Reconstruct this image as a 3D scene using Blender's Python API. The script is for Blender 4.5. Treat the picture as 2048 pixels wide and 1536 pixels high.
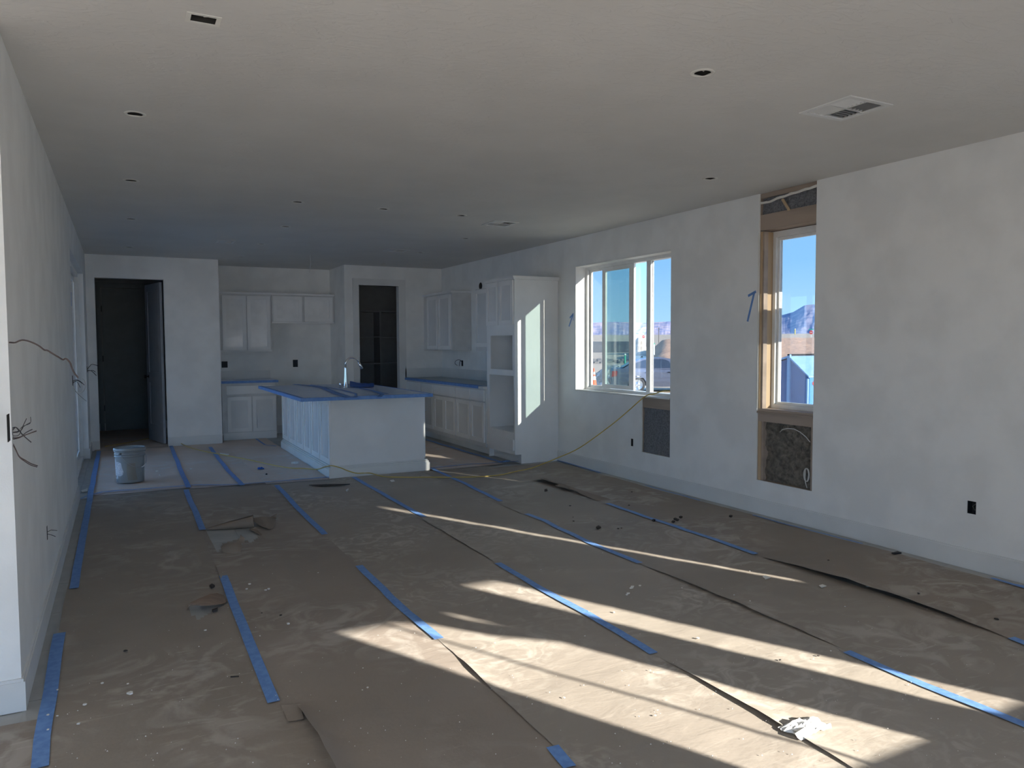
import bpy, math, random
from mathutils import Matrix, Vector, noise
random.seed(7)
for o in list(bpy.data.objects): bpy.data.objects.remove(o)
S = bpy.context.scene
COL = S.collection
# ------------------------------------------------------------------ camera
FPX = 1516.118
_yaw, _pit, _rol = 0.4770847, -0.0536186, -0.0045058
CF = Vector((math.sin(_yaw)*math.cos(_pit), math.cos(_yaw)*math.cos(_pit), math.sin(_pit)))
_R = Vector((math.cos(_yaw), -math.sin(_yaw), 0)); _U = _R.cross(CF)
CR = _R*math.cos(_rol) + _U*math.sin(_rol); CU = -_R*math.sin(_rol) + _U*math.cos(_rol)
CP = Vector((0, 0, 1.48))
cam = bpy.data.objects.new('camera', bpy.data.cameras.new('camera')); COL.objects.link(cam)
cam.matrix_world = Matrix(((CR.x, CU.x, -CF.x, CP.x), (CR.y, CU.y, -CF.y, CP.y), (CR.z, CU.z, -CF.z, CP.z), (0, 0, 0, 1)))
cam.data.sensor_width = 36; cam.data.lens = FPX*36/2048; cam.data.clip_start = .05; cam.data.clip_end = 20000
S.camera = cam
# ------------------------------------------------------------------ world, sun, exposure
SKY_S = 2.6
w = bpy.data.worlds.new('world'); S.world = w; w.use_nodes = True
nt = w.node_tree; bg = nt.nodes['Background']
tc = nt.nodes.new('ShaderNodeTexCoord'); sx = nt.nodes.new('ShaderNodeSeparateXYZ'); rp = nt.nodes.new('ShaderNodeValToRGB')
nt.links.new(tc.outputs['Generated'], sx.inputs[0]); nt.links.new(sx.outputs['Z'], rp.inputs[0]); nt.links.new(rp.outputs[0], bg.inputs[0])
e = rp.color_ramp.elements; e[0].position = 0.0; e[0].color = (.40, .66, .90, 1); e[1].position = 1.0; e[1].color = (.13, .30, .70, 1)
q = e.new(.10); q.color = (.23, .49, .86, 1); q = e.new(.3); q.color = (.17, .40, .81, 1)
bg.inputs[1].default_value = SKY_S
sun = bpy.data.objects.new('sun', bpy.data.lights.new('sun', 'SUN')); COL.objects.link(sun)
SD = Vector((-.443, .897, -.345)).normalized()
sun.rotation_euler = SD.to_track_quat('-Z', 'Y').to_euler(); sun.data.energy = 12.8; sun.data.angle = math.radians(.6); sun.data.color = (1, .94, .84)
sun.location = (20, -30, 20)
S.view_settings.view_transform = 'Standard'; S.view_settings.look = 'None'; S.view_settings.gamma = 1.0
S.view_settings.use_curve_mapping = False; S.view_settings.exposure = 0.79
S.cycles.max_bounces = 14; S.cycles.diffuse_bounces = 10; S.cycles.transparent_max_bounces = 16; S.cycles.transmission_bounces = 8
S.cycles.sample_clamp_indirect = 6.0

# ------------------------------------------------------------------ helpers
def ray(u, v): return CF + CR*((u-1024)/FPX) + CU*((768-v)/FPX)
def at(u, v, ax=2, val=0.0):
    d = ray(u, v); return CP + d*((val-CP[ax])/d[ax])
class MB:
    def __init__(s): s.v = []; s.f = []
    def quad(s, *p):
        n = len(s.v); s.v += [tuple(q) for q in p]; s.f.append(tuple(range(n, n+len(p)))); return s
    def box(s, x0, x1, y0, y1, z0, z1):
        if x0 > x1: x0, x1 = x1, x0
        if y0 > y1: y0, y1 = y1, y0
        if z0 > z1: z0, z1 = z1, z0
        n = len(s.v)
        s.v += [(x0,y0,z0),(x1,y0,z0),(x1,y1,z0),(x0,y1,z0),(x0,y0,z1),(x1,y0,z1),(x1,y1,z1),(x0,y1,z1)]
        s.f += [tuple(n+i for i in q) for q in ((3,2,1,0),(4,5,6,7),(0,1,5,4),(1,2,6,5),(2,3,7,6),(3,0,4,7))]
        return s
    def lb(s, ax, c0, c1, a0, a1, z0, z1):
        return s.box(c0, c1, a0, a1, z0, z1) if ax == 'x' else s.box(a0, a1, c0, c1, z0, z1)
    def prism(s, pts, fn, t0, t1):        # pts 2d, fn(a,b,t)->xyz
        n = len(s.v); k = len(pts)
        s.v += [tuple(fn(a, b, t0)) for a, b in pts] + [tuple(fn(a, b, t1)) for a, b in pts]
        s.f.append(tuple(range(n, n+k))[::-1]); s.f.append(tuple(range(n+k, n+2*k)))
        for i in range(k): j = (i+1) % k; s.f.append((n+i, n+j, n+k+j, n+k+i))
        return s
    def tube(s, pts, r, n=6, caps=True):
        pts = [Vector(p) for p in pts]; rr = r if hasattr(r, '__len__') else [r]*len(pts)
        b = len(s.v); up = Vector((.13, .21, 1)).normalized(); prev = None
        for i, p in enumerate(pts):
            d = (pts[min(i+1, len(pts)-1)] - pts[max(i-1, 0)]).normalized()
            if prev is None:
                a = d.cross(up)
                if a.length < .1: a = d.cross(Vector((1, 0, 0)))
            else: a = prev - d*prev.dot(d)
            a.normalize(); prev = a; c = d.cross(a)
            for k in range(n):
                t = 2*math.pi*k/n; s.v.append(tuple(p + (a*math.cos(t)+c*math.sin(t))*rr[i]))
        for i in range(len(pts)-1):
            for k in range(n):
                s.f.append((b+i*n+k, b+i*n+(k+1) % n, b+(i+1)*n+(k+1) % n, b+(i+1)*n+k))
        if caps:
            s.f.append(tuple(range(b, b+n))[::-1]); m = b+(len(pts)-1)*n; s.f.append(tuple(range(m, m+n)))
        return s
    def lathe(s, c, prof, n=24, axis='z'):
        b = len(s.v)
        for r, h in prof:
            for k in range(n):
                t = 2*math.pi*k/n; p = (r*math.cos(t), r*math.sin(t), h)
                if axis == 'x': p = (h, p[0], p[1])
                if axis == 'y': p = (p[0], h, p[1])
                s.v.append((c[0]+p[0], c[1]+p[1], c[2]+p[2]))
        for i in range(len(prof)-1):
            for k in range(n):
                s.f.append((b+i*n+k, b+i*n+(k+1) % n, b+(i+1)*n+(k+1) % n, b+(i+1)*n+k))
        return s
    def grid(s, rows):
        b = len(s.v); m = len(rows[0])
        for r in rows: s.v += [tuple(p) for p in r]
        for i in range(len(rows)-1):
            for k in range(m-1): s.f.append((b+i*m+k, b+i*m+k+1, b+(i+1)*m+k+1, b+(i+1)*m+k))
        return s
    def holes(s, ax, c0, c1, a0, a1, b0, b1, hs):   # slab with rectangular holes; ax x:(y,z) y:(x,z) z:(x,y)
        A = sorted(set([a0, a1] + [min(max(t, a0), a1) for h in hs for t in h[:2]]))
        B = sorted(set([b0, b1] + [min(max(t, b0), b1) for h in hs for t in h[2:]]))
        def P(a, b, c): return {'x': (c, a, b), 'y': (a, c, b), 'z': (a, b, c)}[ax]
        def solid(i, j):
            if i < 0 or j < 0 or i >= len(A)-1 or j >= len(B)-1: return False
            ca, cb = (A[i]+A[i+1])/2, (B[j]+B[j+1])/2
            return not any(h[0] < ca < h[1] and h[2] < cb < h[3] for h in hs)
        idx = {}
        def V(i, j, k):
            if (i, j, k) not in idx: idx[(i, j, k)] = len(s.v); s.v.append(P(A[i], B[j], (c0, c1)[k]))
            return idx[(i, j, k)]
        for i in range(len(A)-1):
            for j in range(len(B)-1):
                if not solid(i, j): continue
                s.f.append((V(i,j,0), V(i+1,j,0), V(i+1,j+1,0), V(i,j+1,0))); s.f.append((V(i,j,1), V(i,j+1,1), V(i+1,j+1,1), V(i+1,j,1)))
                if not solid(i-1, j): s.f.append((V(i,j,0), V(i,j+1,0), V(i,j+1,1), V(i,j,1)))
                if not solid(i+1, j): s.f.append((V(i+1,j,0), V(i+1,j,1), V(i+1,j+1,1), V(i+1,j+1,0)))
                if not solid(i, j-1): s.f.append((V(i,j,0), V(i,j,1), V(i+1,j,1), V(i+1,j,0)))
                if not solid(i, j+1): s.f.append((V(i,j+1,0), V(i+1,j+1,0), V(i+1,j+1,1), V(i,j+1,1)))
        return s
    def build(s, name, mat, parent=None, smooth=False, bevel=0, fix=True):
        me = bpy.data.meshes.new(name)
        off = root_loc(parent) if parent else Vector((0, 0, 0))
        me.from_pydata([(x-off.x, y-off.y, z-off.z) for x, y, z in s.v], [], s.f)
        if fix:
            import bmesh
            bm = bmesh.new(); bm.from_mesh(me); bmesh.ops.recalc_face_normals(bm, faces=bm.faces); bm.to_mesh(me); bm.free()
        if smooth:
            for p in me.polygons: p.use_smooth = True
        me.materials.append(mat)
        o = bpy.data.objects.new(name, me); COL.objects.link(o)
        if parent: o.parent = parent
        if bevel:
            m = o.modifiers.new('bevel', 'BEVEL'); m.width = bevel; m.segments = 2; m.limit_method = 'ANGLE'
        if parent is None and not smooth or True:
            pass
        return o
LOCS = {}
def root_loc(o):
    while o.parent: o = o.parent
    return LOCS.get(o.name, Vector((0, 0, 0)))
def tag(o, label, cat, group=None, kind=None):
    o['label'] = label; o['category'] = cat
    if group: o['group'] = group
    if kind: o['kind'] = kind
    return o
def thing(name, label, cat, loc=(0, 0, 0), group=None, kind=None):
    o = bpy.data.objects.new(name, None); COL.objects.link(o); o.location = loc; o.empty_display_size = .1
    LOCS[o.name] = Vector(loc)
    return tag(o, label, cat, group, kind)
def struct(o, label=None):
    o['kind'] = 'structure'
    if label: o['label'] = label
    return o
def sroot(name, label, loc=(0, 0, 0)):
    o = bpy.data.objects.new(name, None); COL.objects.link(o); o.location = loc; LOCS[o.name] = Vector(loc); return struct(o, label)
def solo(mb, name, mat, label, cat, group=None, smooth=False, kind=None):
    """one mesh thing; origin moved to its base centre"""
    xs = [v[0] for v in mb.v]; ys = [v[1] for v in mb.v]; zs = [v[2] for v in mb.v]
    c = Vector(((min(xs)+max(xs))/2, (min(ys)+max(ys))/2, min(zs)))
    mb.v = [(x-c.x, y-c.y, z-c.z) for x, y, z in mb.v]
    o = mb.build(name, mat, None, smooth); o.location = c
    return tag(o, label, cat, group, kind)
# ------------------------------------------------------------------ materials
MATS = {}
def mat(name, col, rough=.6, metal=0, col2=None, scale=8, fac=(.4, .6), bump=0, bscale=200, bdist=.002, spec=.4, stretch=None, detail=4):
    m = bpy.data.materials.new(name); m.use_nodes = True; n = m.node_tree; p = n.nodes['Principled BSDF']
    p.inputs['Base Color'].default_value = (*col, 1); p.inputs['Roughness'].default_value = rough; p.inputs['Metallic'].default_value = metal
    p.inputs['Specular IOR Level'].default_value = spec
    t = n.nodes.new('ShaderNodeTexCoord'); mp = n.nodes.new('ShaderNodeMapping'); n.links.new(t.outputs['Object'], mp.inputs[0])
    if stretch: mp.inputs['Scale'].default_value = stretch
    if col2 is None: col2 = tuple(c*.93 for c in col)
    x = n.nodes.new('ShaderNodeTexNoise'); x.inputs['Scale'].default_value = scale; x.inputs['Detail'].default_value = detail; n.links.new(mp.outputs[0], x.inputs['Vector'])
    r = n.nodes.new('ShaderNodeValToRGB'); r.color_ramp.elements[0].position = fac[0]; r.color_ramp.elements[1].position = fac[1]
    r.color_ramp.elements[0].color = (*col, 1); r.color_ramp.elements[1].color = (*col2, 1)
    n.links.new(x.outputs['Fac'], r.inputs[0]); n.links.new(r.outputs[0], p.inputs['Base Color'])
    if bump:
        y = n.nodes.new('ShaderNodeTexNoise'); y.inputs['Scale'].default_value = bscale; y.inputs['Detail'].default_value = 3; n.links.new(mp.outputs[0], y.inputs['Vector'])
        b = n.nodes.new('ShaderNodeBump'); b.inputs['Strength'].default_value = bump; b.inputs['Distance'].default_value = bdist
        n.links.new(y.outputs['Fac'], b.inputs['Height']); n.links.new(b.outputs[0], p.inputs['Normal'])
    MATS[name] = m; return m
def glassmat(name, tint, refl=.08, rough=0.0):
    m = bpy.data.materials.new(name); m.use_nodes = True; n = m.node_tree; n.nodes.remove(n.nodes['Principled BSDF'])
    out = n.nodes['Material Output']; a = n.nodes.new('ShaderNodeBsdfTransparent'); a.inputs[0].default_value = (*tint, 1)
    g = n.nodes.new('ShaderNodeBsdfGlossy'); g.inputs['Roughness'].default_value = rough
    fr = n.nodes.new('ShaderNodeFresnel'); ge = n.nodes.new('ShaderNodeNewGeometry'); mr = n.nodes.new('ShaderNodeMapRange'); mr.inputs['To Min'].default_value = 1.5; mr.inputs['To Max'].default_value = 1/1.5
    n.links.new(ge.outputs['Backfacing'], mr.inputs['Value']); n.links.new(mr.outputs[0], fr.inputs[0])   # both faces of a pane reflect alike
    mx = n.nodes.new('ShaderNodeMixShader'); n.links.new(fr.outputs[0], mx.inputs[0]); n.links.new(a.outputs[0], mx.inputs[1]); n.links.new(g.outputs[0], mx.inputs[2]); n.links.new(mx.outputs[0], out.inputs[0])
    return m
WALL = mat('wall_paint', (.87, .88, .87), .75, bump=.25, bscale=160, bdist=.002, scale=3)
WALLD = mat('wall_paint_shaded', (.33, .34, .34), .8, bump=.2, bscale=160)  # wall paint darkened to deepen the shade in hall and pantry
TRIM = mat('trim_paint', (.76, .77, .76), .5, scale=2)
CABP = mat('cabinet_paint', (.86, .87, .87), .38, scale=2)
CABPAN = mat('cabinet_panel_film', (.74, .755, .765), .18, scale=5, col2=(.77, .785, .79))  # panels toned darker than the door frames for contrast
CABLIT = mat('cabinet_film_sheen', (.88, .89, .89), .10, scale=5, bump=.15, bscale=14, bdist=.004)  # film sheen put into a lighter panel colour as well as gloss
CARC = mat('cabinet_carcass', (.68, .69, .69), .45)  # darkened so the gaps between doors show like shadow lines
VINYL = mat('window_vinyl', (.82, .83, .82), .35)
WOOD = mat('framing_lumber', (.60, .46, .30), .7, col2=(.48, .35, .22), scale=6, stretch=(1, 1, .12), bump=.2, bscale=60)
WOODH = mat('header_lumber', (.42, .34, .28), .75, col2=(.33, .27, .22), scale=6, stretch=(1, .12, 1), bump=.2, bscale=60)
INSUL = mat('blown_insulation', (.27, .24, .20), .95, col2=(.10, .09, .075), scale=26, fac=(.35, .7), bump=1, bscale=70, bdist=.02)
INSULG = mat('grey_insulation', (.26, .27, .29), .95, col2=(.15, .155, .17), scale=60, fac=(.35, .7), bump=1, bscale=120, bdist=.012)
DRYE = mat('drywall_edge', (.80, .79, .74), .85)
STUCCO = mat('exterior_stucco', (.55, .5, .44), .9)
TILE = mat('floor_tile', (.44, .45, .44), .45, col2=(.37, .38, .375), scale=5, bump=.1, bscale=40)
GROUT = mat('floor_slab', (.10, .10, .095), .9)
BLUE = mat('blue_tape', (.13, .27, .60), .55, col2=(.17, .33, .66), scale=30, bump=.4, bscale=180)
BLUE2 = mat('blue_tape_bright', (.02, .12, .52), .5, bump=.3, bscale=60)
FILM = mat('blue_film', (.64, .71, .82), .35, col2=(.56, .64, .80), scale=7, bump=.5, bscale=30)
CHROME = mat('chrome', (.85, .86, .88), .08, metal=1)
DARKM = mat('dark_metal', (.03, .03, .035), .4, metal=.6)
GALV = mat('galvanised_steel', (.42, .43, .44), .4, metal=.8)
BOXB = mat('outlet_box_plastic', (.02, .023, .028), .6)
HOLE = mat('hole_dark', (.035, .033, .03), .9)
WIRED = mat('wire_dark', (.05, .045, .05), .5)
WIREB = mat('wire_brown', (.12, .09, .085), .6)
WIREW = mat('wire_white', (.72, .72, .70), .5)
YEL = mat('cord_yellow', (.62, .46, .12), .5)
CHIP = mat('drywall_crumb', (.80, .79, .75), .9)
DCHIP = mat('dark_crumb', (.06, .05, .045), .9)
DOORP = mat('door_paint', (.34, .37, .41), .5)
PLAST = mat('bucket_plastic', (.30, .33, .34), .35)
PAPW = mat('white_paper', (.82, .82, .80), .8, bump=.4, bscale=30)
SHELF = mat('shelf_melamine', (.34, .35, .36), .5)
DOORD = mat('hall_door_paint', (.20, .23, .23), .5)
GLASS = glassmat('sky_dimming_glass', (.545, .55, .54)); GLASSC = glassmat('less_tinted_glass', (.74, .76, .75)); GLASST = glassmat('screened_glass', (.72, .82, .81)); GLASSD = glassmat('slider_glass', (.93, .95, .97))  # tints added to hold down the sky brightness seen through the windows
# ceiling paint: hand-trowelled
def ceil_mat():
    m = mat('ceiling_paint', (.72, .71, .685), .85, scale=2, col2=(.69, .68, .655)); n = m.node_tree; p = n.nodes['Principled BSDF']
    t = n.nodes.new('ShaderNodeTexCoord'); mp = n.nodes.new('ShaderNodeMapping'); mp.inputs['Scale'].default_value = (1.2, 3.0, 1); mp.inputs['Rotation'].default_value = (0, 0, .35)
    n.links.new(t.outputs['Object'], mp.inputs[0])
    a = n.nodes.new('ShaderNodeTexNoise'); a.inputs['Scale'].default_value = 5; a.inputs['Detail'].default_value = 8; a.inputs['Distortion'].default_value = 2.0; n.links.new(mp.outputs[0], a.inputs['Vector'])
    r = n.nodes.new('ShaderNodeValToRGB'); r.color_ramp.elements[0].position = .50; r.color_ramp.elements[1].position = .56; n.links.new(a.outputs['Fac'], r.inputs[0])
    b = n.nodes.new('ShaderNodeBump'); b.inputs['Strength'].default_value = .22; b.inputs['Distance'].default_value = .0035
    n.links.new(r.outputs[0], b.inputs['Height']); n.links.new(b.outputs[0], p.inputs['Normal']); return m
CEIL = ceil_mat()
def paper_mat(name, base, dusty, off, amt=.5, sc=3.2):
    m = bpy.data.materials.new(name); m.use_nodes = True; n = m.node_tree; p = n.nodes['Principled BSDF']; L = n.links.new
    p.inputs['Roughness'].default_value = .62; p.inputs['Specular IOR Level'].default_value = .35
    t = n.nodes.new('ShaderNodeTexCoord'); mp = n.nodes.new('ShaderNodeMapping'); mp.inputs['Location'].default_value = (off, off*1.7, 0); L(t.outputs['Object'], mp.inputs[0])
    def noi(sc, det, dist, strx=None):
        x = n.nodes.new('ShaderNodeTexNoise'); x.inputs['Scale'].default_value = sc; x.inputs['Detail'].default_value = det; x.inputs['Distortion'].default_value = dist
        if strx:
            q = n.nodes.new('ShaderNodeMapping'); q.inputs['Scale'].default_value = strx; L(mp.outputs[0], q.inputs[0]); L(q.outputs[0], x.inputs['Vector'])
        else: L(mp.outputs[0], x.inputs['Vector'])
        return x
    def ramp(src, a, b, c0=0., c1=1.):
        r = n.nodes.new('ShaderNodeValToRGB'); r.color_ramp.elements[0].position = a; r.color_ramp.elements[1].position = b
        r.color_ramp.elements[0].color = (c0, c0, c0, 1); r.color_ramp.elements[1].color = (c1, c1, c1, 1); L(src, r.inputs[0]); return r.outputs[0]
    def mix(f, a, b, mode='MIX'):
        x = n.nodes.new('ShaderNodeMix'); x.data_type = 'RGBA'; x.blend_type = mode
        if isinstance(f, float): x.inputs[0].default_value = f
        else: L(f, x.inputs[0])
        for i, s_ in ((6, a), (7, b)):
            if isinstance(s_, tuple): x.inputs[i].default_value = (*s_, 1)
            else: L(s_, x.inputs[i])
        return x.outputs[2]
    big = ramp(noi(1.1, 5, .6).outputs['Fac'], .35, .68)
    c = mix(big, base, tuple(k*.86 for k in base))
    sm = ramp(noi(sc, 9, 2.6).outputs['Fac'], .47, .64, 0, amt)          # smears of dried mud
    mask = ramp(noi(.9, 2, 0).outputs['Fac'], .44, .60)
    mm = n.nodes.new('ShaderNodeMath'); mm.operation = 'MULTIPLY'; L(sm, mm.inputs[0]); L(mask, mm.inputs[1])
    c = mix(mm.outputs[0], c, dusty)
    st = ramp(noi(9, 6, 1.2, (.6, 3.5, 1)).outputs['Fac'], .60, .72, 0, .35)  # trowel streaks
    m2 = n.nodes.new('ShaderNodeMath'); m2.operation = 'MULTIPLY'; L(st, m2.inputs[0]); L(mask, m2.inputs[1])
    c = mix(m2.outputs[0], c, tuple(min(1, k*1.12) for k in dusty))
    L(c, p.inputs['Base Color'])
    b1 = n.nodes.new('ShaderNodeBump'); b1.inputs['Strength'].default_value = .35; b1.inputs['Distance'].default_value = .006
    L(noi(7, 5, .8, (.7, 2.2, 1)).outputs['Fac'], b1.inputs['Height'])
    b2 = n.nodes.new('ShaderNodeBump'); b2.inputs['Strength'].default_value = .3; b2.inputs['Distance'].default_value = .002
    L(noi(70, 3, 0).outputs['Fac'], b2.inputs['Height']); L(b1.outputs[0], b2.inputs['Normal']); L(b2.outputs[0], p.inputs['Normal'])
    return m
PAPER = [paper_mat('rosin_paper_%s' % n_, b_, (.60, .56, .50) if k not in (2, 3) else (.64, .60, .53), k*3.1, .4 if k not in (2, 3) else .5, 3.2 if k not in (2, 3) else 5.5) for k, (n_, b_) in enumerate((('a', (.33, .285, .24)), ('b', (.34, .29, .245)), ('c', (.37, .325, .275)), ('d', (.39, .345, .29)), ('e', (.35, .305, .255)), ('f', (.31, .26, .215))))]
PAPERK = paper_mat('kitchen_paper', (.70, .58, .50), (.66, .65, .64), 11.)
CURL = mat('paper_underside', (.26, .205, .16), .7, bump=.1, bscale=90)

# ------------------------------------------------------------------ the shell
GZ0 = -.6; H = 2.74; XL = -.392; XR = 4.876; Y1 = 12.068; XH = 1.336; Y2 = 12.014; XP = 3.21; Y3 = 12.965; YB = -.70; YN = 3.59
W1 = (5.991, 7.777, .907, 2.40); W2 = (4.23, 4.828, .91, 2.43); W3 = (.30, .89, .945, 2.40)
fl = struct(MB().box(-4.4, 5.09, -.9, 15.2, -.25, -.012).build('floor', GROUT), 'concrete slab under the tile floor')
TP = .5835; TY0 = 4.245
tm = None; tiles = []
def tile(x0, x1, y0, y1):
    global tm
    g = .0025
    key = (round(x1-x0, 3), round(y1-y0, 3))
    if not hasattr(tile, 'c'): tile.c = {}
    if key not in tile.c:
        o = MB().box(g-(x1-x0)/2, (x1-x0)/2-g, g-(y1-y0)/2, (y1-y0)/2-g, -.012, 0).build('tile', TILE, fl, bevel=0); tile.c[key] = o
        o.location = ((x0+x1)/2, (y0+y1)/2, 0)
    else:
        o = tile.c[key].copy(); COL.objects.link(o); o.parent = fl; o.location = ((x0+x1)/2, (y0+y1)/2, 0)
ny = [TY0 + TP*k for k in range(-9, 19)]
for k in range(len(ny)-1):
    a, b = ny[k], ny[k+1]
    if b > 15.2: continue
    for x0 in [XL + .2917*j for j in range(0, 19)]:
        near_left = x0 < -.35; right = x0 > 4.5
        hole = (.4 < x0+.15 < 1.1 and 5.2 < b and a < 6.6) or (.1 < x0+.15 < .7 and 4.0 < b and a < 5.2) or (.4 < x0+.15 < .9 and 2.0 < b and a < 3.4)
        if near_left or right or hole: tile(x0, min(x0+.2917, 5.0), a, b)
# remaining tiles lie under the paper: one joined bed
bed = MB().box(-4.2, XL, -.7, YN, -.012, -.003); bed.box(XL, 4.876, -.7, 12.0, -.0118, -.0035); bed.box(-.38, 4.87, 12.0, 15.0, -.012, -.001)
o = bed.build('tile_bed', TILE, fl)

CANS = [(.112, 4.686), (.115, 6.571), (.139, 8.56), (.146, 11.0), (1.439, 6.911), (1.616, 8.392), (1.616, 9.976), (1.593, 11.571), (2.231, 6.917), (3.027, 6.933), (3.73, 8.415), (3.73, 9.968), (3.718, 11.567), (2.462, 2.805), (4.075, 4.548)]
VENTS = [(3.355, 3.69, 2.71, 3.04), (3.45, 3.745, 7.06, 7.37), (3.215, 3.505, 9.75, 10.02), (1.085, 1.29, 9.79, 10.05)]
hs = [(x-.040, x+.040, y-.040, y+.040) for x, y in CANS] + [(a+.03, b-.03, c+.03, d-.03) for a, b, c, d in VENTS] + [(.278, .372, 3.185, 3.205+.05)]
cb = MB().holes('z', H, H+.004, -4.4, 5.09, -.9, 15.2, hs)
struct(cb.build('ceiling', CEIL), 'hand-trowelled plaster ceiling')
struct(MB().box(-4.6, 5.3, -1.1, 15.4, H+.20, H+.35).build('roof', HOLE), 'dark attic deck above the ceiling')
struct(MB().holes('z', H+.0045, H+.20, -4.4, 5.09, -.9, 15.2, [(-4.3, 5.0, -.8, 15.1)]).build('roof_rim', STUCCO), 'rim of the roof deck')

# right wall: drywall, framing, sheathing
OUTR = (2.925, 2.982, .362, .445); OUTR2 = (6.603, 6.643, .366, .448)
w1c = (5.991, 6.457, .326, .915); w2s = (4.23, 4.828, .289, 2.75)
wr = struct(MB().holes('x', XR, XR+.014, YB, 14.2, 0, H, [W1, w1c, w2s, W3, OUTR, OUTR2]).build('wall_right', WALL), 'long white drywall wall with two windows and opened bays')
MB().holes('x', XR+.0142, 5.105, YB, 14.2, 0, H-.001, [W1, (w1c[0], w1c[1], w1c[2], .80), W2, (W2[0], W2[1], w2s[2], .80), (W2[0], W2[1], 2.56, 2.75), W3, OUTR, OUTR2]).build('framing', WOODH, wr)
MB().holes('x', 5.1052, 5.13, YB-.1, 14.3, -.6, H+.2, [W1, (W2[0]+.03, W2[1], W2[2], W2[3]), W3]).build('sheathing', STUCCO, wr)
def lumpy(ax0, y0, y1, z0, z1, amp, step, seed):
    rows = []
    ny_ = max(2, int((y1-y0)/step)); nz_ = max(2, int((z1-z0)/step))
    for i in range(nz_+1):
        z = z0+(z1-z0)*i/nz_
        rows.append([(ax0 + amp*noise.fractal(Vector((y0+(y1-y0)*k/ny_, z, seed))*9, 1, 2, 4), y0+(y1-y0)*k/ny_, z) for k in range(ny_+1)])
    return MB().grid(rows)
# bay under and over the tall window
b1 = thing('wall_bay', 'open stud bay with grey-brown insulation under the tall window', 'insulation', (4.95, 4.53, .289))
o = lumpy(4.935, 4.268, 4.80, .289, .80, .035, .012, 3.).build('insulation', INSUL, b1, smooth=True); 
MB().box(4.893, 5.05, 4.795, 4.826, .29, .80).build('stud', WOOD, b1); MB().box(4.90, 5.05, 4.772, 4.794, .29, .80).build('stud', WOODH, b1)
MB().box(4.893, 5.05, 4.232, 4.262, .29, .80).build('stud', WOODH, b1)
MB().tube([at(1560, 864, 0, 4.895), at(1565, 859, 0, 4.885), at(1575, 857, 0, 4.88), at(1588, 858, 0, 4.88), at(1600, 864, 0, 4.885), at(1612, 874, 0, 4.89), at(1620, 884, 0, 4.895)], .0035, 6).build('cable', WIREW, b1, smooth=True)
b2 = thing('wall_bay', 'open bay of dark grey insulation above the tall window header', 'insulation', (4.95, 4.53, 2.56))
lumpy(4.915, 4.235, 4.823, 2.55, 2.72, .02, .012, 9.).build('insulation', INSULG, b2, smooth=True)
MB().box(4.892, 4.95, 4.232, 4.826, 2.70, 2.738).build('top_plate', WOODH, b2)
rows = []
for k in range(31):
    y = 4.826-.592*k/30; zz = 2.655+.045*k/30+.012*noise.noise(Vector((y*9, 0, 2))) ; rows.append([(4.888, y, zz+.012+.008*noise.noise(Vector((y*21, 1, 2)))), (4.886, y, zz), (4.89, y, zz-.008)])
MB().grid(rows).build('foam_bead', DRYE, b2)
MB().prism([(4.60, 2.655), (4.575, 2.66), (4.50, 2.555), (4.525, 2.55)], lambda a, b, t: (t, a, b), 4.885, 4.892).build('wood_scrap', WOOD, b2)
b3 = thing('wall_bay', 'small opened bay of grey insulation below the wide window', 'insulation', (4.95, 6.22, .326))
lumpy(4.905, 6.0, 6.45, .326, .80, .014, .012, 14.).build('insulation', INSULG, b3, smooth=True)
MB().box(4.893, 5.05, 5.992, 6.008, .327, .80).build('stud', WOODH, b3)
# coil of white cable in the bay
pc = []
for k in range(46):
    t = k/45*2*math.pi*2.6; p = at(1612+5*math.sin(t)+k*.04, 950+13*math.cos(t), 0, 4.905-.0004*k); pc.append(p)
pc += [at(1610, 955, 0, 4.885), at(1611, 965, 0, 4.882), at(1614, 976, 0, 4.882)]
solo(MB().tube(pc, .004, 6), 'cable_coil', WIREW, 'coil of white cable hanging in the bay under the tall window', 'cable', smooth=True)

# ---- windows
def pane(parent, x, y0, y1, z0, z1, m, name='glass_pane'): MB().box(x, x+.006, y0, y1, z0, z1).build(name, m, parent)
w1 = sroot('window_1', 'wide white sliding window in three lights', (5.03, 6.88, .907))
FX = 5.02
MB().box(XR+.002, FX, 7.763, 7.776, .92, 2.388).box(XR+.002, FX, 5.992, 7.776, 2.388, 2.399).build('drywall_return', WALL, w1)
s_ = MB(); rows = []
for k in range(40):
    y = 7.77-1.775*k/39; j = .006*noise.noise(Vector((y*14, 0, 0))); rows.append([(XR-.002+j, y, .908), (XR-.003+j, y, .921), (FX, y, .921), (FX, y, .908)])
s_.grid(rows).build('window_stool', DRYE, w1)
MB().holes('x', FX, 5.10, 5.991, 7.763, .921, 2.388, [(6.05, 7.725, .950, 2.352)]).build('window_frame', VINYL, w1)
MB().box(FX+.02, 5.085, 6.528, 6.598, .950, 2.352).build('mullion', VINYL, w1)
sl = MB().holes('x', FX+.002, FX+.026, 6.798, 7.412, .955, 2.350, [(6.885, 7.348, 1.0, 2.305)]).build('sliding_sash', VINYL, w1)
MB().box(FX+.011, FX+.016, 6.885, 7.348, 1.0, 2.305).build('glass_pane', GLASST, sl)
MB().box(FX+.036, FX+.06, 7.695, 7.724, .952, 2.351).box(FX+.036, FX+.06, 7.30, 7.695, .952, .975).box(FX+.036, FX+.06, 7.30, 7.695, 2.33, 2.351).build('fixed_sash', VINYL, w1)
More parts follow.
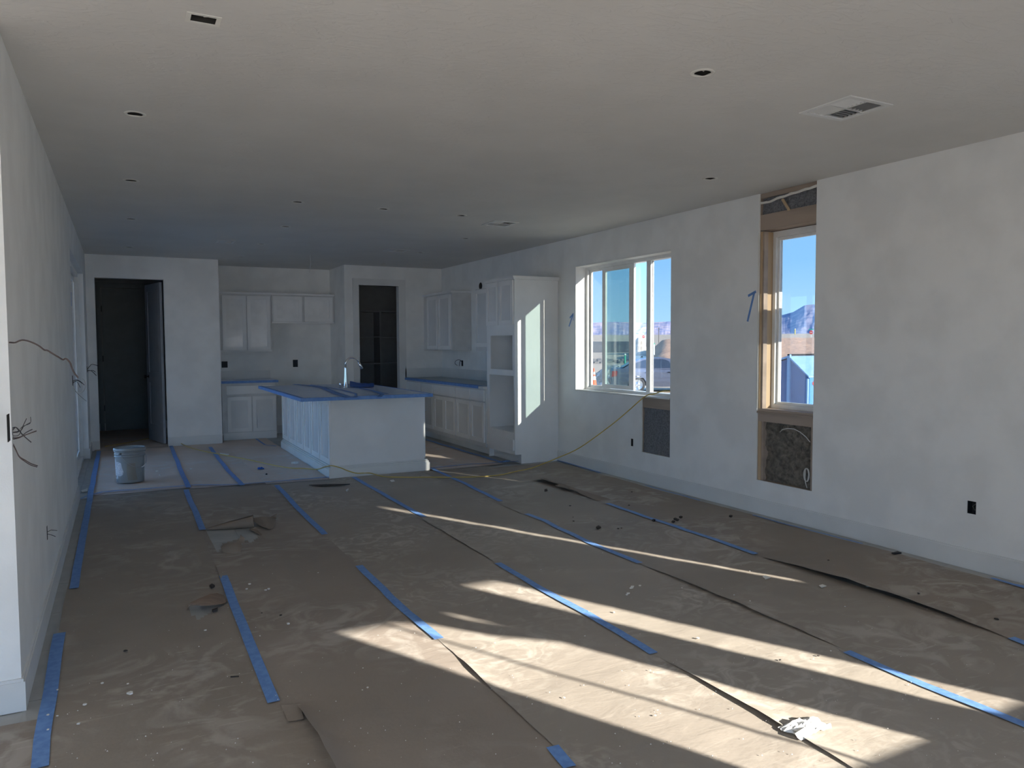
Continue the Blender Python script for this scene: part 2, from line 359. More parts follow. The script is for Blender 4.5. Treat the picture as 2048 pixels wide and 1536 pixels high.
pane(w1, 5.067, 6.84, 7.72, .952, 2.351, GLASS); pane(w1, 5.067, 6.598, 6.84, .952, 2.351, GLASSC); pane(w1, 5.065, 6.05, 6.528, .952, 2.351, GLASS)  # lighter-tinted pane split off to brighten one sun strip on the tower
w2 = sroot('window_2', 'tall narrow white window in the stripped opening', (5.05, 4.53, .91))
MB().holes('x', FX, 5.10, 4.231, 4.824, .89, 2.425, [(4.275, 4.775, .945, 2.375)]).build('window_frame', VINYL, w2)
MB().holes('x', 5.045, 5.08, 4.276, 4.774, .946, 2.374, [(4.30, 4.755, .965, 2.352)]).build('sash', VINYL, w2)
pane(w2, 5.06, 4.30, 4.755, .965, 2.352, GLASS)
MB().box(XR-.004, FX-.001, 4.232, 4.826, .872, .889).build('window_stool', WOODH, w2)
MB().box(4.893, FX-.001, 4.806, 4.826, .89, 2.42).build('jamb_stud', WOOD, w2)
MB().box(4.90, 4.945, 4.790, 4.8055, .89, 2.42).build('jamb_stud', WOODH, w2)
rows = []
for k in range(50):
    z = .91+1.5*k/49; j = .007*noise.noise(Vector((z*16, 3, 0))); rows.append([(XR-.002, 4.824-.002, z), (XR-.003, 4.833+j, z), (XR+.001, 4.836+j, z)])
MB().grid(rows).build('torn_drywall_edge', DRYE, w2)
w3 = sroot('window_3', 'narrow unglazed window nearer the camera', (5.05, .6, .945))
MB().holes('x', FX, 5.10, .30, .89, .947, 2.40, [(.34, .85, .948, 2.36)]).build('window_frame', VINYL, w3)
solo(MB().box(5.1305, 5.45, 4.08, 4.085, 1.74, 2.03).box(5.1305, 5.45, 4.08, 4.085, 2.17, 2.62), 'sun_strip_blocker', PAPW, 'unseen flaps added on the outer wall to block sun at the tall window', 'light blocker')  # added out of view to cut the tall window's sun strip into pieces

# blue tape marks on the wall
def wall_stroke(mb, p, q, wd):
    a = at(*p, 0, XR-.0012); b = at(*q, 0, XR-.0012); d = (b-a).normalized(); n_ = Vector((0, -d.z, d.y))*wd/2
    mb.quad(a+n_, b+n_, b-n_, a-n_)
m_ = MB(); wall_stroke(m_, (1496, 592), (1512, 583), .022); wall_stroke(m_, (1509, 583), (1495, 643), .022)
solo(m_, 'tape_mark', BLUE, 'blue tape mark like a figure 1 beside the tall stripped window', 'tape')
m_ = MB(); wall_stroke(m_, (1138, 653), (1145.5, 630), .022); wall_stroke(m_, (1139.5, 636), (1147, 627), .02); wall_stroke(m_, (1146.5, 628), (1146.5, 641), .012)
solo(m_, 'tape_mark', BLUE, 'small blue tape arrow left of the wide window', 'tape')

# left wall and its sliding door
D3 = (8.35, 11.28, 0.0, 2.40)
holeA = (3.455, 3.52, 1.11, 1.215); holeB = (7.985, 8.045, 1.113, 1.203)
wl = struct(MB().holes('x', XL-.16, XL, YN, 12.2, 0, H, [D3]).build('wall_left', WALL), 'white wall on the left with door opening')
struct(MB().box(-4.2, XL-.16, YN, YN+.15, 0, H).build('wall_return', WALL), 'white end face of the left wall')
struct(MB().holes('x', -4.35, -4.2, YB, YN+.15, 0, H, [(1.4, 2.4, 0, 2.2)]).build('wall_far_left', WALL), 'wall of the side area left of the camera')  # opening added to let more sky light into the room
# back wall; its wide opening is added for light and bounce
struct(MB().holes('y', YB-.15, YB, -4.35, 5.09, 0, H, [(-2.4, 1.6, 0, 2.28), (3.165, 3.90, .947, 1.78), (4.22, 4.50, .947, 1.93)]).build('wall_back', WALL), 'wall behind the camera')
d3 = sroot('door_3', 'white sliding patio door seen edge on', (-.5, 9.8, 0))
MB().box(XL-.158, XL+.001, 8.352, 11.278, -.0119, .002).build('threshold', TILE, d3)
MB().holes('x', XL-.14, XL-.06, 8.35, 11.28, 0, 2.40, [(8.40, 11.23, .04, 2.35)]).build('door_frame', VINYL, d3)
for k in range(3):
    y0 = 8.40+.943*k; xo = XL-.10 - (.03 if k % 2 else 0)
    p_ = MB().holes('x', xo-.02, xo, y0, y0+.943, .04, 2.35, [(y0+.07, y0+.873, .13, 2.28)]).build('door_panel', VINYL, d3)
    MB().box(xo-.012, xo-.008, y0+.07, y0+.873, .13, 2.28).build('glass_pane', GLASSD, p_)
struct(MB().box(-4.4, 3.78, -4.35, -.86, 2.30, 2.42).build('sun_block_porch_roof', WALL), 'unseen porch roof added to block sun at the back opening')  # porch added out of view to keep high sun off the floor
struct(MB().box(-4.4, 5.09, -4.6, -.86, -.25, -.02).build('added_porch_slab', mat('concrete', (.55, .53, .50), .9)), 'concrete slab of the added porch')
BOUNCE = sroot('light_bounce_house', 'unseen house added to bounce sunlight into the left side opening', (-10, 2, GZ0))  # added out of view as a sunlit reflector for the side area
MB().box(-18, -10, -6, 5.5, GZ0, 4.2).build('wall', mat('tan_stucco', (.36, .34, .31), .9), BOUNCE); MB().box(-18.4, -9.6, -6.4, 5.9, 4.2, 4.4).build('roof', STUCCO, BOUNCE)
# hall wall
struct(MB().holes('y', Y1, Y1+.12, XL, XH, 0, H, [(-.283, .590, -1, 2.42)]).build('wall_hall', WALL), 'white wall with the opening to the hall')
struct(MB().box(XH-.12, XH, Y1+.12, Y3+.12, 0, H).build('wall_alcove_left', WALL), 'left side of the fridge alcove')
struct(MB().box(XH, XP+.12, Y3, Y3+.12, 0, H).build('wall_alcove_back', WALL), 'back of the fridge alcove')
struct(MB().box(XP, XP+.12, Y2+.12, Y3, 0, H).build('wall_alcove_right', WALL), 'right side of the fridge alcove')
struct(MB().holes('y', Y2, Y2+.12, XP, XR, 0, H, [(3.441, 4.113, -1, 2.427)]).build('wall_pantry', WALL), 'white wall with the pantry doorway')
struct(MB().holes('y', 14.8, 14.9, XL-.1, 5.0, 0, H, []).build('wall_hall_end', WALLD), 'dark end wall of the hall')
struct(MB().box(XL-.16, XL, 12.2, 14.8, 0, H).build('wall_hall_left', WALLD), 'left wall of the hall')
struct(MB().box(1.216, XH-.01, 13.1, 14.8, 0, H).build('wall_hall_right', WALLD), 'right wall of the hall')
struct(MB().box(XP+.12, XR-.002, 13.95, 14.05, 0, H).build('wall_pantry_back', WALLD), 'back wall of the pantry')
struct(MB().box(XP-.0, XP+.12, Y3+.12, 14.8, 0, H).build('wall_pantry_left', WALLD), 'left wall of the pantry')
# pantry shelves
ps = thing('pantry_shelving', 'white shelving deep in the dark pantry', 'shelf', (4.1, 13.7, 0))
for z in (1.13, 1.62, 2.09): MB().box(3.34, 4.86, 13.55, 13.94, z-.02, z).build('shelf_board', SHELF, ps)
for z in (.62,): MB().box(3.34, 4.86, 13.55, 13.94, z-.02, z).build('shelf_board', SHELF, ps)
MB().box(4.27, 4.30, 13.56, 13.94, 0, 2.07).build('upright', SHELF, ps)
# baseboards
def base(name, ax, c, s, a0, a1, h=.133):
    t = .014
    mb = MB(); mb.lb(ax, c, c+s*t, a0, a1, 0, h-.012); mb.lb(ax, c, c+s*t*.6, a0, a1, h-.012, h)
    return struct(mb.build(name, TRIM), 'white painted baseboard')
base('baseboard_right', 'x', XR, -1, YB, 8.165)
base('baseboard_left', 'x', XL, 1, YN-.014, 8.35)
base('baseboard_left_far', 'x', XL, 1, 11.28, Y1)
base('baseboard_jamb', 'y', 11.28, -1, XL-.06, XL+.014)
base('baseboard_near', 'y', YN, -1, -4.2, XL)
base('baseboard_hall', 'y', Y1, -1, XL+.015, -.283); base('baseboard_hall_right', 'y', Y1, -1, .590, XH+.014)
base('baseboard_corner', 'x', XH, 1, Y1-.014, 12.36)
base('baseboard_alcove', 'y', Y3, -1, 2.20, XP); base('baseboard_alcove_right', 'x', XP, -1, Y2-.014, Y3-.015)
base('baseboard_hall_end', 'y', 14.8, -1, XL, 1.2)
t1 = sroot('trim_1', 'flat white casing round the pantry doorway', (3.78, Y2, 0))
MB().box(3.342, 3.428, Y2-.016, Y2, 0, 2.533).build('casing_side', TRIM, t1); MB().box(4.126, 4.228, Y2-.016, Y2, 0, 2.533).build('casing_side', TRIM, t1); MB().box(3.4285, 4.1255, Y2-.016, Y2, 2.44, 2.533).build('casing_head', TRIM, t1)
MB().box(3.428, 3.443, Y2-.012, Y2+.118, 0, 2.425).build('jamb', TRIM, t1); MB().box(4.111, 4.126, Y2-.012, Y2+.118, 0, 2.425).build('jamb', TRIM, t1)
MB().box(3.443, 4.111, Y2-.012, Y2+.118, 2.427, 2.44).build('jamb', TRIM, t1)
for z in (.35, 1.2, 2.18): MB().box(3.4432, 3.447, Y2+.005, Y2+.035, z-.05, z+.05).build('hinge', DARKM, t1)
# hall doors
def panel_door(root, M_, wd, ht, th, panels, m, pm):
    """M_ maps (a along width, b up, c thickness)"""
    def bx(mb, a0, a1, b0, b1, c0, c1):
        n = len(mb.v)
        mb.v += [tuple(M_(a, b, c)) for c in (c0, c1) for a, b in ((a0, b0), (a1, b0), (a1, b1), (a0, b1))]
        mb.f += [tuple(n+i for i in q_) for q_ in ((3,2,1,0),(4,5,6,7),(0,1,5,4),(1,2,6,5),(2,3,7,6),(3,0,4,7))]
    mb = MB()
    bx(mb, 0, .11, 0, ht, 0, th); bx(mb, wd-.11, wd, 0, ht, 0, th)
    zs = [0] + [q_ for p in panels for q_ in p] + [ht]
    for i in range(0, len(zs), 2): bx(mb, .11, wd-.11, zs[i], zs[i+1], 0, th)
    mb.build('door_leaf', m, root)
    for z0, z1 in panels:
        mb = MB(); bx(mb, .11, wd-.11, z0, z1, .012, th-.012); bx(mb, .135, wd-.135, z0+.03, z1-.03, .006, th-.006); mb.build('door_panel', pm, root)
d1 = sroot('door_1', 'white two-panel door standing open into the hall', (.585, 12.2, 0))
hp = Vector((.578, 12.215, 0)); dv = Vector((-.235, .97, 0)).normalized(); nv = Vector((-dv.y, dv.x, 0))
panel_door(d1, lambda a, b, c: hp+dv*a+nv*(.04-c)+Vector((0, 0, b+.03)), .74, 2.36, .035, [(.25, .88), (1.04, 2.25)], DOORP, DOORP)
kp = hp+dv*.66+nv*.005; kn = MB()
for s__ in (1, -1):
    q0 = hp+dv*.66+nv*.022+Vector((0, 0, 1.0))
    kn.tube([q0+nv*(.018*s__), q0+nv*(.024*s__), q0+nv*(.05*s__), q0+nv*(.055*s__), q0+nv*(.075*s__), q0+nv*(.08*s__)], [.03, .01, .01, .026, .028, .012], 12)
kn.build('door_knob', DARKM, d1, smooth=True)
d2 = sroot('door_2', 'closed dark door at the end of the hall', (.1, 14.78, 0))
MB().box(-.25, .60, 14.745, 14.785, .012, 2.45).build('door_leaf', DOORD, d2)
MB().box(-.33, -.262, 14.75, 14.799, 0, 2.55).box(.612, .68, 14.75, 14.799, 0, 2.55).box(-.262, .612, 14.75, 14.799, 2.462, 2.55).build('door_casing', DOORD, d2)
for z in (.4, 1.25, 2.1): MB().box(-.262, -.25, 14.735, 14.75, z-.05, z+.05).build('hinge', DARKM, d2)
# ------------------------------------------------------------------ cans, vents, ceiling holes
def can(i, x, y):
    lab = ['open ceiling light hole near the left wall, largest of that row', 'second ceiling light hole along the left wall', 'third ceiling light hole along the left wall', 'farthest ceiling light hole, by the hall wall',
           'ceiling light hole above the floor left of the island front', 'faint ceiling light hole over the island left end', 'faint ceiling light hole beyond the island, left row', 'small ceiling light hole in front of the fridge alcove',
           'ceiling light hole over the front of the island', 'ceiling light hole left of the middle air vent', 'ceiling light hole just behind the middle air vent', 'ceiling light hole right of the far air vent', 'last ceiling light hole, above the pantry doorway',
           'open ceiling light hole left of the large air vent', 'ceiling light hole between the wide and the tall window'][i]
    t = thing('ceiling_light_can', lab, 'light fitting', (x, y, H), 'holes for recessed lights in the ceiling')
    MB().lathe((x, y, H), [(.0385, -.0005), (.040, -.003), (.052, -.003), (.058, -.0015), (.0585, .0)], 24).build('rim', DRYE, t, smooth=True)
    MB().lathe((x, y, H), [(.0585, .0045), (.0585, .09), (.02, .095), (.001, .096)], 20).build('housing', HOLE, t, smooth=True)
    if i in (0, 13, 1):
        MB().tube([(x-.02, y, H+.07), (x-.01, y+.01, H+.02), (x+.01, y+.005, H+.012), (x+.015, y-.01, H+.03), (x, y-.01, H+.07)], .004, 6).build('wire', WIREW, t, smooth=True)
for i, (x, y) in enumerate(CANS): can(i, x, y)
t = thing('ceiling_box_hole', 'ragged rectangular fixture hole at the top left of the ceiling', 'light fitting', (.325, 3.21, H))
MB().holes('z', H-.003, H-.0005, .262, .388, 3.172, 3.268, [(.280, .370, 3.187, 3.253)]).build('rim', DRYE, t)
MB().box(.278, .372, 3.184, 3.187, H, H+.07).box(.278, .372, 3.252, 3.255, H, H+.07).box(.275, .278, 3.184, 3.255, H, H+.07).box(.372, .375, 3.184, 3.255, H, H+.07).box(.278, .372, 3.187, 3.252, H+.07, H+.075).build('box', HOLE, t)
MB().tube([(.32, 3.2, H+.06), (.33, 3.22, H+.01), (.345, 3.235, H+.02), (.35, 3.24, H+.06)], .005, 6).build('wire', WIREW, t, smooth=True)
for i, (a, b, c, d) in enumerate(VENTS):
    lab = ['large white four-way air vent at the right of the ceiling', 'white air vent in the middle of the ceiling, over the wide window end', 'small white air vent before the pantry doorway', 'smallest air vent, over the kitchen left side'][i]
    t = thing('ceiling_vent', lab, 'vent', ((a+b)/2, (c+d)/2, H), 'square air vents in the ceiling')
    MB().holes('z', H-.006, H-.0003, a, b, c, d, [(a+.028, b-.028, c+.028, d-.028)]).build('frame', TRIM, t)
    cx, cy = (a+b)/2, (c+d)/2; i0, i1, j0, j1 = a+.03, b-.03, c+.03, d-.03
    MB().box(cx-.003, cx+.003, j0, j1, H-.004, H+.008).box(i0, i1, cy-.003, cy+.003, H-.004, H+.008).build('cross_bar', TRIM, t)
    n_ = 5
    for qx in (0, 1):
        for qy in (0, 1):
            x0, x1 = (i0, cx-.005) if qx == 0 else (cx+.005, i1); y0, y1 = (j0, cy-.005) if qy == 0 else (cy+.005, j1)
            for k in range(n_):
                f_ = (k+.5)/n_
                if qx == qy:
                    y = y0+(y1-y0)*f_; sg = 1 if qy else -1
                    MB().quad((x0, y-.004*sg, H-.004), (x1, y-.004*sg, H-.004), (x1, y+.008*sg, H+.01), (x0, y+.008*sg, H+.01)).build('louvre', TRIM, t)
                else:
                    x = x0+(x1-x0)*f_; sg = 1 if qx else -1
                    MB().quad((x-.004*sg, y0, H-.004), (x-.004*sg, y1, H-.004), (x+.008*sg, y1, H+.01), (x+.008*sg, y0, H+.01)).build('louvre', TRIM, t)
    MB().box(a+.02, b-.02, c+.02, d-.02, H+.10, H+.105).build('duct', HOLE, t)
solo(MB().tube([(2.431, 10.905, H), (2.435, 10.906, H-.06), (2.44, 10.906, H-.12), (2.425, 10.905, H-.19), (2.418, 10.905, H-.25)], .004, 6), 'hanging_cable', WIREW, 'white cable hanging from the ceiling before the fridge alcove', 'cable', smooth=True)

# ------------------------------------------------------------------ kitchen cabinets
def door(par, ax, c, s, a0, a1, z0, z1, name='door', wd=.055, flat=False, pm=None):
    if a0 > a1: a0, a1 = a1, a0
    if flat:
        return MB().lb(ax, c, c+s*.021, a0, a1, z0, z1).build(name, CABP, par, bevel=.002)
    m1 = MB().holes(ax, min(c, c+s*.021), max(c, c+s*.021), a0, a1, z0, z1, [(a0+wd, a1-wd, z0+wd, z1-wd)]).build(name, CABP, par)
    MB().lb(ax, c+s*.002, c+s*.008, a0+wd, a1-wd, z0+wd, z1-wd).build(name+'_panel' if name == 'door' else 'panel', pm or CABPAN, m1)
    return m1
g_up = 'white upper cabinets'; g_lo = 'white base cabinets'
# back upper cabinets
YU = 12.65
c_ = thing('wall_cabinet', 'tall two-door white wall cabinet left in the fridge alcove', 'cabinet', (1.79, 12.8, 1.37), g_up)
MB().box(1.345, 2.185, YU, Y3-.002, 1.372, 2.275).build('body', CARC, c_); MB().box(1.34, 2.19, YU-.02, Y3-.002, 2.276, 2.305).build('crown', CABP, c_); MB().box(1.343, 2.187, YU-.012, YU, 1.365, 1.39).build('light_rail', CABP, c_)
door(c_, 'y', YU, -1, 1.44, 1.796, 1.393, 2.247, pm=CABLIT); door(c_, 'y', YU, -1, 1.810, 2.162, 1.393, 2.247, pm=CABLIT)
c_ = thing('wall_cabinet', 'short two-door white cabinet above the empty fridge space', 'cabinet', (2.7, 12.8, 1.83), g_up)
MB().box(2.1905, 3.206, YU, Y3-.002, 1.832, 2.275).build('body', CARC, c_); MB().box(2.1905, 3.206, YU-.02, Y3-.002, 2.276, 2.305).build('crown', CABP, c_); MB().box(2.1905, 3.206, YU-.012, YU, 1.822, 1.845).build('light_rail', CABP, c_)
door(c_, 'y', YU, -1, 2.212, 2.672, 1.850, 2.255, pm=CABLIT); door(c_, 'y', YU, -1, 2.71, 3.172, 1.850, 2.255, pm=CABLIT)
c_ = thing('base_cabinet', 'white base cabinet with one wide drawer and two doors in the alcove', 'cabinet', (1.78, 12.6, 0), g_lo)
MB().box(1.37, 2.185, 12.33, Y3-.002, .115, .883).build('body', CARC, c_); MB().box(1.372, 2.183, 12.35, Y3-.002, 0, .115).build('toe_kick', CABP, c_)
door(c_, 'y', 12.33, -1, 1.435, 2.172, .712, .842, 'drawer_front', flat=True); door(c_, 'y', 12.33, -1, 1.444, 1.798, .130, .672); door(c_, 'y', 12.33, -1, 1.816, 2.171, .125, .674)
c_ = thing('countertop', 'blue-taped short countertop in the fridge alcove', 'countertop', (1.78, 12.6, .885))
MB().box(1.34, 2.20, 12.29, Y3-.002, .885, .912).build('slab', TRIM, c_); MB().box(1.338, 2.205, 12.284, Y3-.02, .9122, .919).build('protective_film', FILM, c_, bevel=.002)
MB().box(1.338, 2.208, 12.280, 12.2838, .884, .921).build('edge_tape', BLUE, c_)
solo(MB().box(1.345, 2.20, Y3-.016, Y3-.001, .920, 1.055), 'backsplash', TRIM, 'pale backsplash slab over the short alcove counter', 'backsplash')
# tall oven cabinet
XT = 4.262; YT = 8.17
c_ = thing('oven_cabinet', 'tall white oven tower with two empty appliance openings', 'cabinet', (4.56, 8.55, 0))
o1 = (8.228, 8.842, 1.152, 1.577); o2 = (8.20, 8.88, .386, 1.079)
MB().holes('x', XT, XT+.02, YT, 8.955, .115, 2.255, [o1, o2]).build('face_frame', CABP, c_)
MB().box(XT+.02, XR-.002, YT, YT+.018, .115, 2.255).box(4.347, XR-.002, YT, YT+.018, 0, .115).build('side_panel', CABP, c_)
MB().box(XT+.02, XR-.002, 8.937, 8.955, 0, 2.255).build('side_panel', CABP, c_)
MB().box(XT+.02, XR-.02, YT+.018, 8.937, 2.235, 2.255).build('top_panel', CABP, c_)
MB().box(XR-.02, XR-.002, YT+.018, 8.937, 0, 2.255).build('back_panel', CABP, c_)
for z in (.366, 1.10, 1.60): MB().box(XT+.02, XR-.02, YT+.018, 8.937, z, z+.02).build('shelf', CABP, c_)
MB().box(4.347, 4.36, YT+.018, 8.955, 0, .115).build('toe_kick', CABP, c_)
MB().box(XT-.02, XR-.002, YT-.02, 8.96, 2.256, 2.272).box(XT-.035, XR-.002, YT-.035, 8.965, 2.272, 2.294).build('crown', CABP, c_)
door(c_, 'x', XT, -1, 8.19, 8.565, 1.708, 2.245); door(c_, 'x', XT, -1, 8.588, 8.93, 1.708, 2.245); door(c_, 'x', XT, -1, 8.188, 8.935, .165, .30, 'drawer_front', flat=True)
# run of base cabinets on the right
XC = 4.24
spans = [(8.96, 9.42, 1, 'white one-door base cabinet next to the oven tower'), (9.42, 9.92, 1, 'second white base cabinet from the oven tower, one door under one drawer'), (9.92, 10.79, 2, 'wide white double-door base cabinet midway along the right run'), (10.79, 11.30, 1, 'white base cabinet half hidden by the island counter'), (11.30, 12.012, 0, 'white base cabinet in the corner by the pantry wall')]
for y0, y1, nd, lab in spans:
    c_ = thing('base_cabinet', lab, 'cabinet', (4.55, (y0+y1)/2, 0), g_lo)
    MB().box(XC, XR-.002, y0+.0005, y1-.0005, .115, .883).build('body', CARC, c_); MB().box(4.347, XR-.002, y0+.0005, y1-.0005, 0, .115).build('toe_kick', CABP, c_)
    a, b = y0+.02, y1-.02
    door(c_, 'x', XC, -1, a, b, .718, .862, 'drawer_front', flat=True)
    if nd == 2: door(c_, 'x', XC, -1, a, (a+b)/2-.002, .172, .70); door(c_, 'x', XC, -1, (a+b)/2+.002, b, .172, .70)
    else: door(c_, 'x', XC, -1, a, b, .172, .70)
c_ = thing('countertop', 'long countertop under blue-edged film along the right wall', 'countertop', (4.54, 10.5, .885))
MB().box(4.205, XR-.002, 8.958, Y2-.002, .885, .912).build('slab', TRIM, c_); MB().box(4.20, XR-.02, 9.10, Y2-.004, .9122, .918).build('protective_film', mat('grey_film', (.36, .42, .45), .35, bump=.4, bscale=25), c_)
MB().box(4.197, 4.2005, 9.10, Y2-.004, .884, .920).box(4.2005, 4.27, 9.10, Y2-.004, .9182, .9195).build('edge_tape', BLUE, c_)
MB().box(4.201, 4.30, 9.3, 9.55, .9196, .921).build('tape_patch', BLUE, c_)
solo(MB().box(XR-.016, XR-.001, 8.96, Y2-.018, .920, 1.072), 'backsplash', TRIM, 'pale backsplash slab along the right kitchen wall', 'backsplash')
solo(MB().box(4.21, XR-.001, Y2-.016, Y2-.001, .920, 1.072), 'backsplash', TRIM, 'short backsplash return on the pantry wall', 'backsplash')
# right uppers
XU = 4.55
c_ = thing('wall_cabinet', 'two-door white wall cabinet in the far right corner', 'cabinet', (4.7, 11.4, 1.37), g_up)
MB().box(XU, XR-.002, 10.80, Y2-.002, 1.372, 2.262).build('body', CARC, c_); MB().box(XU-.025, XR-.002, 10.775, Y2-.002, 2.2625, 2.29).build('crown', CABP, c_)
door(c_, 'x', XU, -1, 10.84, 11.33, 1.39, 2.24); door(c_, 'x', XU, -1, 11.36, 11.82, 1.39, 2.24)
c_ = thing('wall_cabinet', 'white wall cabinet half hidden behind the oven tower', 'cabinet', (4.7, 9.45, 1.37), g_up)
MB().box(XU, XR-.002, 8.96, 9.93, 1.372, 2.25).build('body', CARC, c_); MB().box(XU-.012, XR-.002, 8.96, 9.93, 1.362, 1.372).build('light_rail', CABP, c_)
door(c_, 'x', XU, -1, 9.45, 9.91, 1.43, 2.235); door(c_, 'x', XU, -1, 8.98, 9.44, 1.43, 2.235)
solo(MB().lathe((XR-.004, 10.45, 2.345), [(.001, 0), (.05, 0), (.055, .001), (.055, .003)], 20, 'x'), 'duct_hole', HOLE, 'round hood duct hole in the wall between the upper cabinets', 'hole')  # flat dark disc stands in for the shaded depth of the hole

# ------------------------------------------------------------------ island
isl = thing('kitchen_island', 'white kitchen island with row of panelled doors and moulded plinth', 'island', (2.6, 9.65, 0))
BX0, BX1, BY0, BY1 = 2.045, 3.128, 8.292, 11.04
MB().box(BX0, BX1, BY0, BY1, .05, .886).build('body', CABP, isl)
MB().box(2.006, 3.186, 8.264, 11.068, 0, .100).box(2.014, 3.178, 8.272, 11.06, .100, .118).box(2.026, 3.166, 8.282, 11.05, .118, .134).build('plinth', TRIM, isl, bevel=.003)
ys = [(11.035, 10.60), (10.565, 10.125), (10.075, 9.68), (9.625, 9.245), (9.195, 8.79), (8.75, 8.30)]
for a, b in ys: door(isl, 'x', BX0, -1, b, a, .150, .872, wd=.06)
for k in range(6):
    y0 = 8.31+.45*k; d_ = door(isl, 'x', BX1, 1, y0, y0+.43, .150, .872, wd=.06)
    MB().lathe((BX1+.019, y0+.04, .70), [(.001, 0), (.006, 0), (.006, .012), (.014, .018), (.014, .026), (.001, .03)], 12, 'x').build('knob', GALV, d_, smooth=True)
c_ = thing('island_countertop', 'island countertop wrapped in pale film with blue taped seams', 'countertop', (2.36, 9.3, .888))
MB().box(1.655, 3.09, 7.93, 10.62, .888, .915).build('slab', TRIM, c_)
rows = []
for i in range(61):
    y = 7.925+2.70*i/60
    rows.append([(1.65+1.445*k/36, y, .9185+.0028*noise.noise(Vector((1.65+1.445*k/36, y, 0))*4)+.0016*noise.noise(Vector((k/3., y*11, 5)))) for k in range(37)])
MB().grid(rows).build('protective_film', FILM, c_, smooth=True)
MB().box(1.648, 3.097, 7.920, 7.9245, .8875, .923).box(1.645, 1.6495, 7.920, 10.625, .8875, .923).box(3.0955, 3.099, 7.920, 10.625, .8875, .923).build('edge_tape', BLUE, c_)
MB().box(1.650, 3.095, 7.925, 7.965, .9225, .9235).box(1.650, 1.69, 7.966, 10.62, .9225, .9235).build('top_edge_tape', BLUE, c_)
def ctape(pts, wd):
    P_ = [at(u, v, 2, .9245) for u, v in pts]; rows = []
    for i, p in enumerate(P_):
        d = (P_[min(i+1, len(P_)-1)]-P_[max(i-1, 0)]).normalized(); n_ = Vector((-d.y, d.x, 0))*wd/2
        rows.append([p-n_, p+Vector((0, 0, .003)), p+n_])
    MB().grid(rows).build('seam_tape', BLUE, c_)
ctape([(590, 768.6), (620, 771), (646, 775), (672, 786), (700, 795)], .09)
ctape([(622, 769.3), (650, 774), (680, 778.5), (712, 787), (712, 795)], .03)
ctape([(720, 776), (745, 781), (765, 788), (758, 794)], .05); ctape([(708, 775), (735, 779), (768, 786), (778, 787.5)], .04)
# bunched blue film over the sink
rows = []
for i in range(9):
    t = i/8; row = []
    for k in range(13):
        s__ = k/12; p = at(700+48*s__, 768+7*t, 2, .925); hgt = .05*math.sin(math.pi*t)*(1-s__)**1.5+.010*noise.noise(Vector((s__*6, t*5, 3)))+.010
        row.append((p.x, p.y, .925+max(.001, hgt)))
    rows.append(row)
solo(MB().grid(rows), 'bunched_tape_film', BLUE2, 'dark blue bunched film covering the island sink behind the faucet', 'film', smooth=True)
fc = thing('kitchen_faucet', 'chrome gooseneck faucet standing on the island', 'faucet', (2.551, 9.554, .922))
fx, fy, fz = 2.551, 9.554, .922
MB().lathe((fx, fy, fz), [(.001, 0), (.030, 0), (.030, .006), (.026, .015), (.022, .08), (.017, .16), (.0135, .25), (.0125, .30), (.001, .30)], 20).build('body', CHROME, fc, smooth=True)
arc = [(fx-.0, fy, fz+.29)] + [(fx+.085-.085*math.cos(t), fy-.01, fz+.30+.085*math.sin(t)) for t in [math.pi*k/12*.88 for k in range(0, 13)]]
MB().tube(arc, .0105, 10).build('spout', CHROME, fc, smooth=True)
a_ = Vector(arc[-1]); d_ = (a_-Vector(arc[-2])).normalized()
MB().tube([a_, a_+d_*.02, a_+d_*.025, a_+d_*.10, a_+d_*.105], [.0105, .0125, .016, .0175, .012], 12).build('spray_head', CHROME, fc, smooth=True)
sd = thing('soap_dispenser', 'small chrome post left of the island faucet', 'dispenser', (2.49, 9.58, .922))
MB().lathe((2.488, 9.58, .922), [(.001, 0), (.014, 0), (.014, .06), (.012, .064), (.001, .064)], 14).build('body', CHROME, sd, smooth=True)
MB().lathe((2.520, 9.56, .922), [(.001, 0), (.010, 0), (.010, .022), (.001, .024)], 12).build('cap', GALV, sd, smooth=True)

# ------------------------------------------------------------------ floor paper
SEAM = [-.31, .54, 1.38, 2.215, 3.045, 3.88, 4.745]
def wav(x, y):
    v = .0065 + .0045*noise.noise(Vector((x*1.3, y*2.6, 1.5))) + .0028*noise.noise(Vector((x*3.1+y*.6, y*6.5, 4.2))) + .0012*noise.noise(Vector((x*9, y*14, 7.7)))
    return max(.0015, v)
LIFT = [  # sheet index whose left edge lifts, y0, y1, height, depth
    (1, 1.7, 3.12, .075, .13), (1, 4.95, 5.35, .012, .08), (2, 2.1, 3.42, .008, .12), (2, 5.80, 5.86, .0, .1), (2, 2.9, 3.2, .010, .06),
    (3, 4.5, 5.95, .010, .10), (3, 3.0, 4.4, .005, .07), (3, 1.6, 2.75, .016, .14), (4, 2.45, 4.0, .018, .16), (4, 5.70, 6.07, .010, .07), (5, 2.15, 3.75, .040, .22)]
def lift(i, s__, y):
    z = 0
    for k, a, b, h, dep in LIFT:
        if k == i and a < y < b and s__ < dep:
            z += h*math.sin(math.pi*(y-a)/(b-a))**.8*(1-s__/dep)**2*(1+.3*noise.noise(Vector((0, y*5, k))))
    return z
def inpoly(x, y, P_):
    c = False; j = len(P_)-1
    for i in range(len(P_)):
        if (P_[i][1] > y) != (P_[j][1] > y) and x < (P_[j][0]-P_[i][0])*(y-P_[i][1])/(P_[j][1]-P_[i][1])+P_[i][0]: c = not c
        j = i
    return c
def px2(P_): return [tuple(at(u, v))[:2] for u, v in P_]
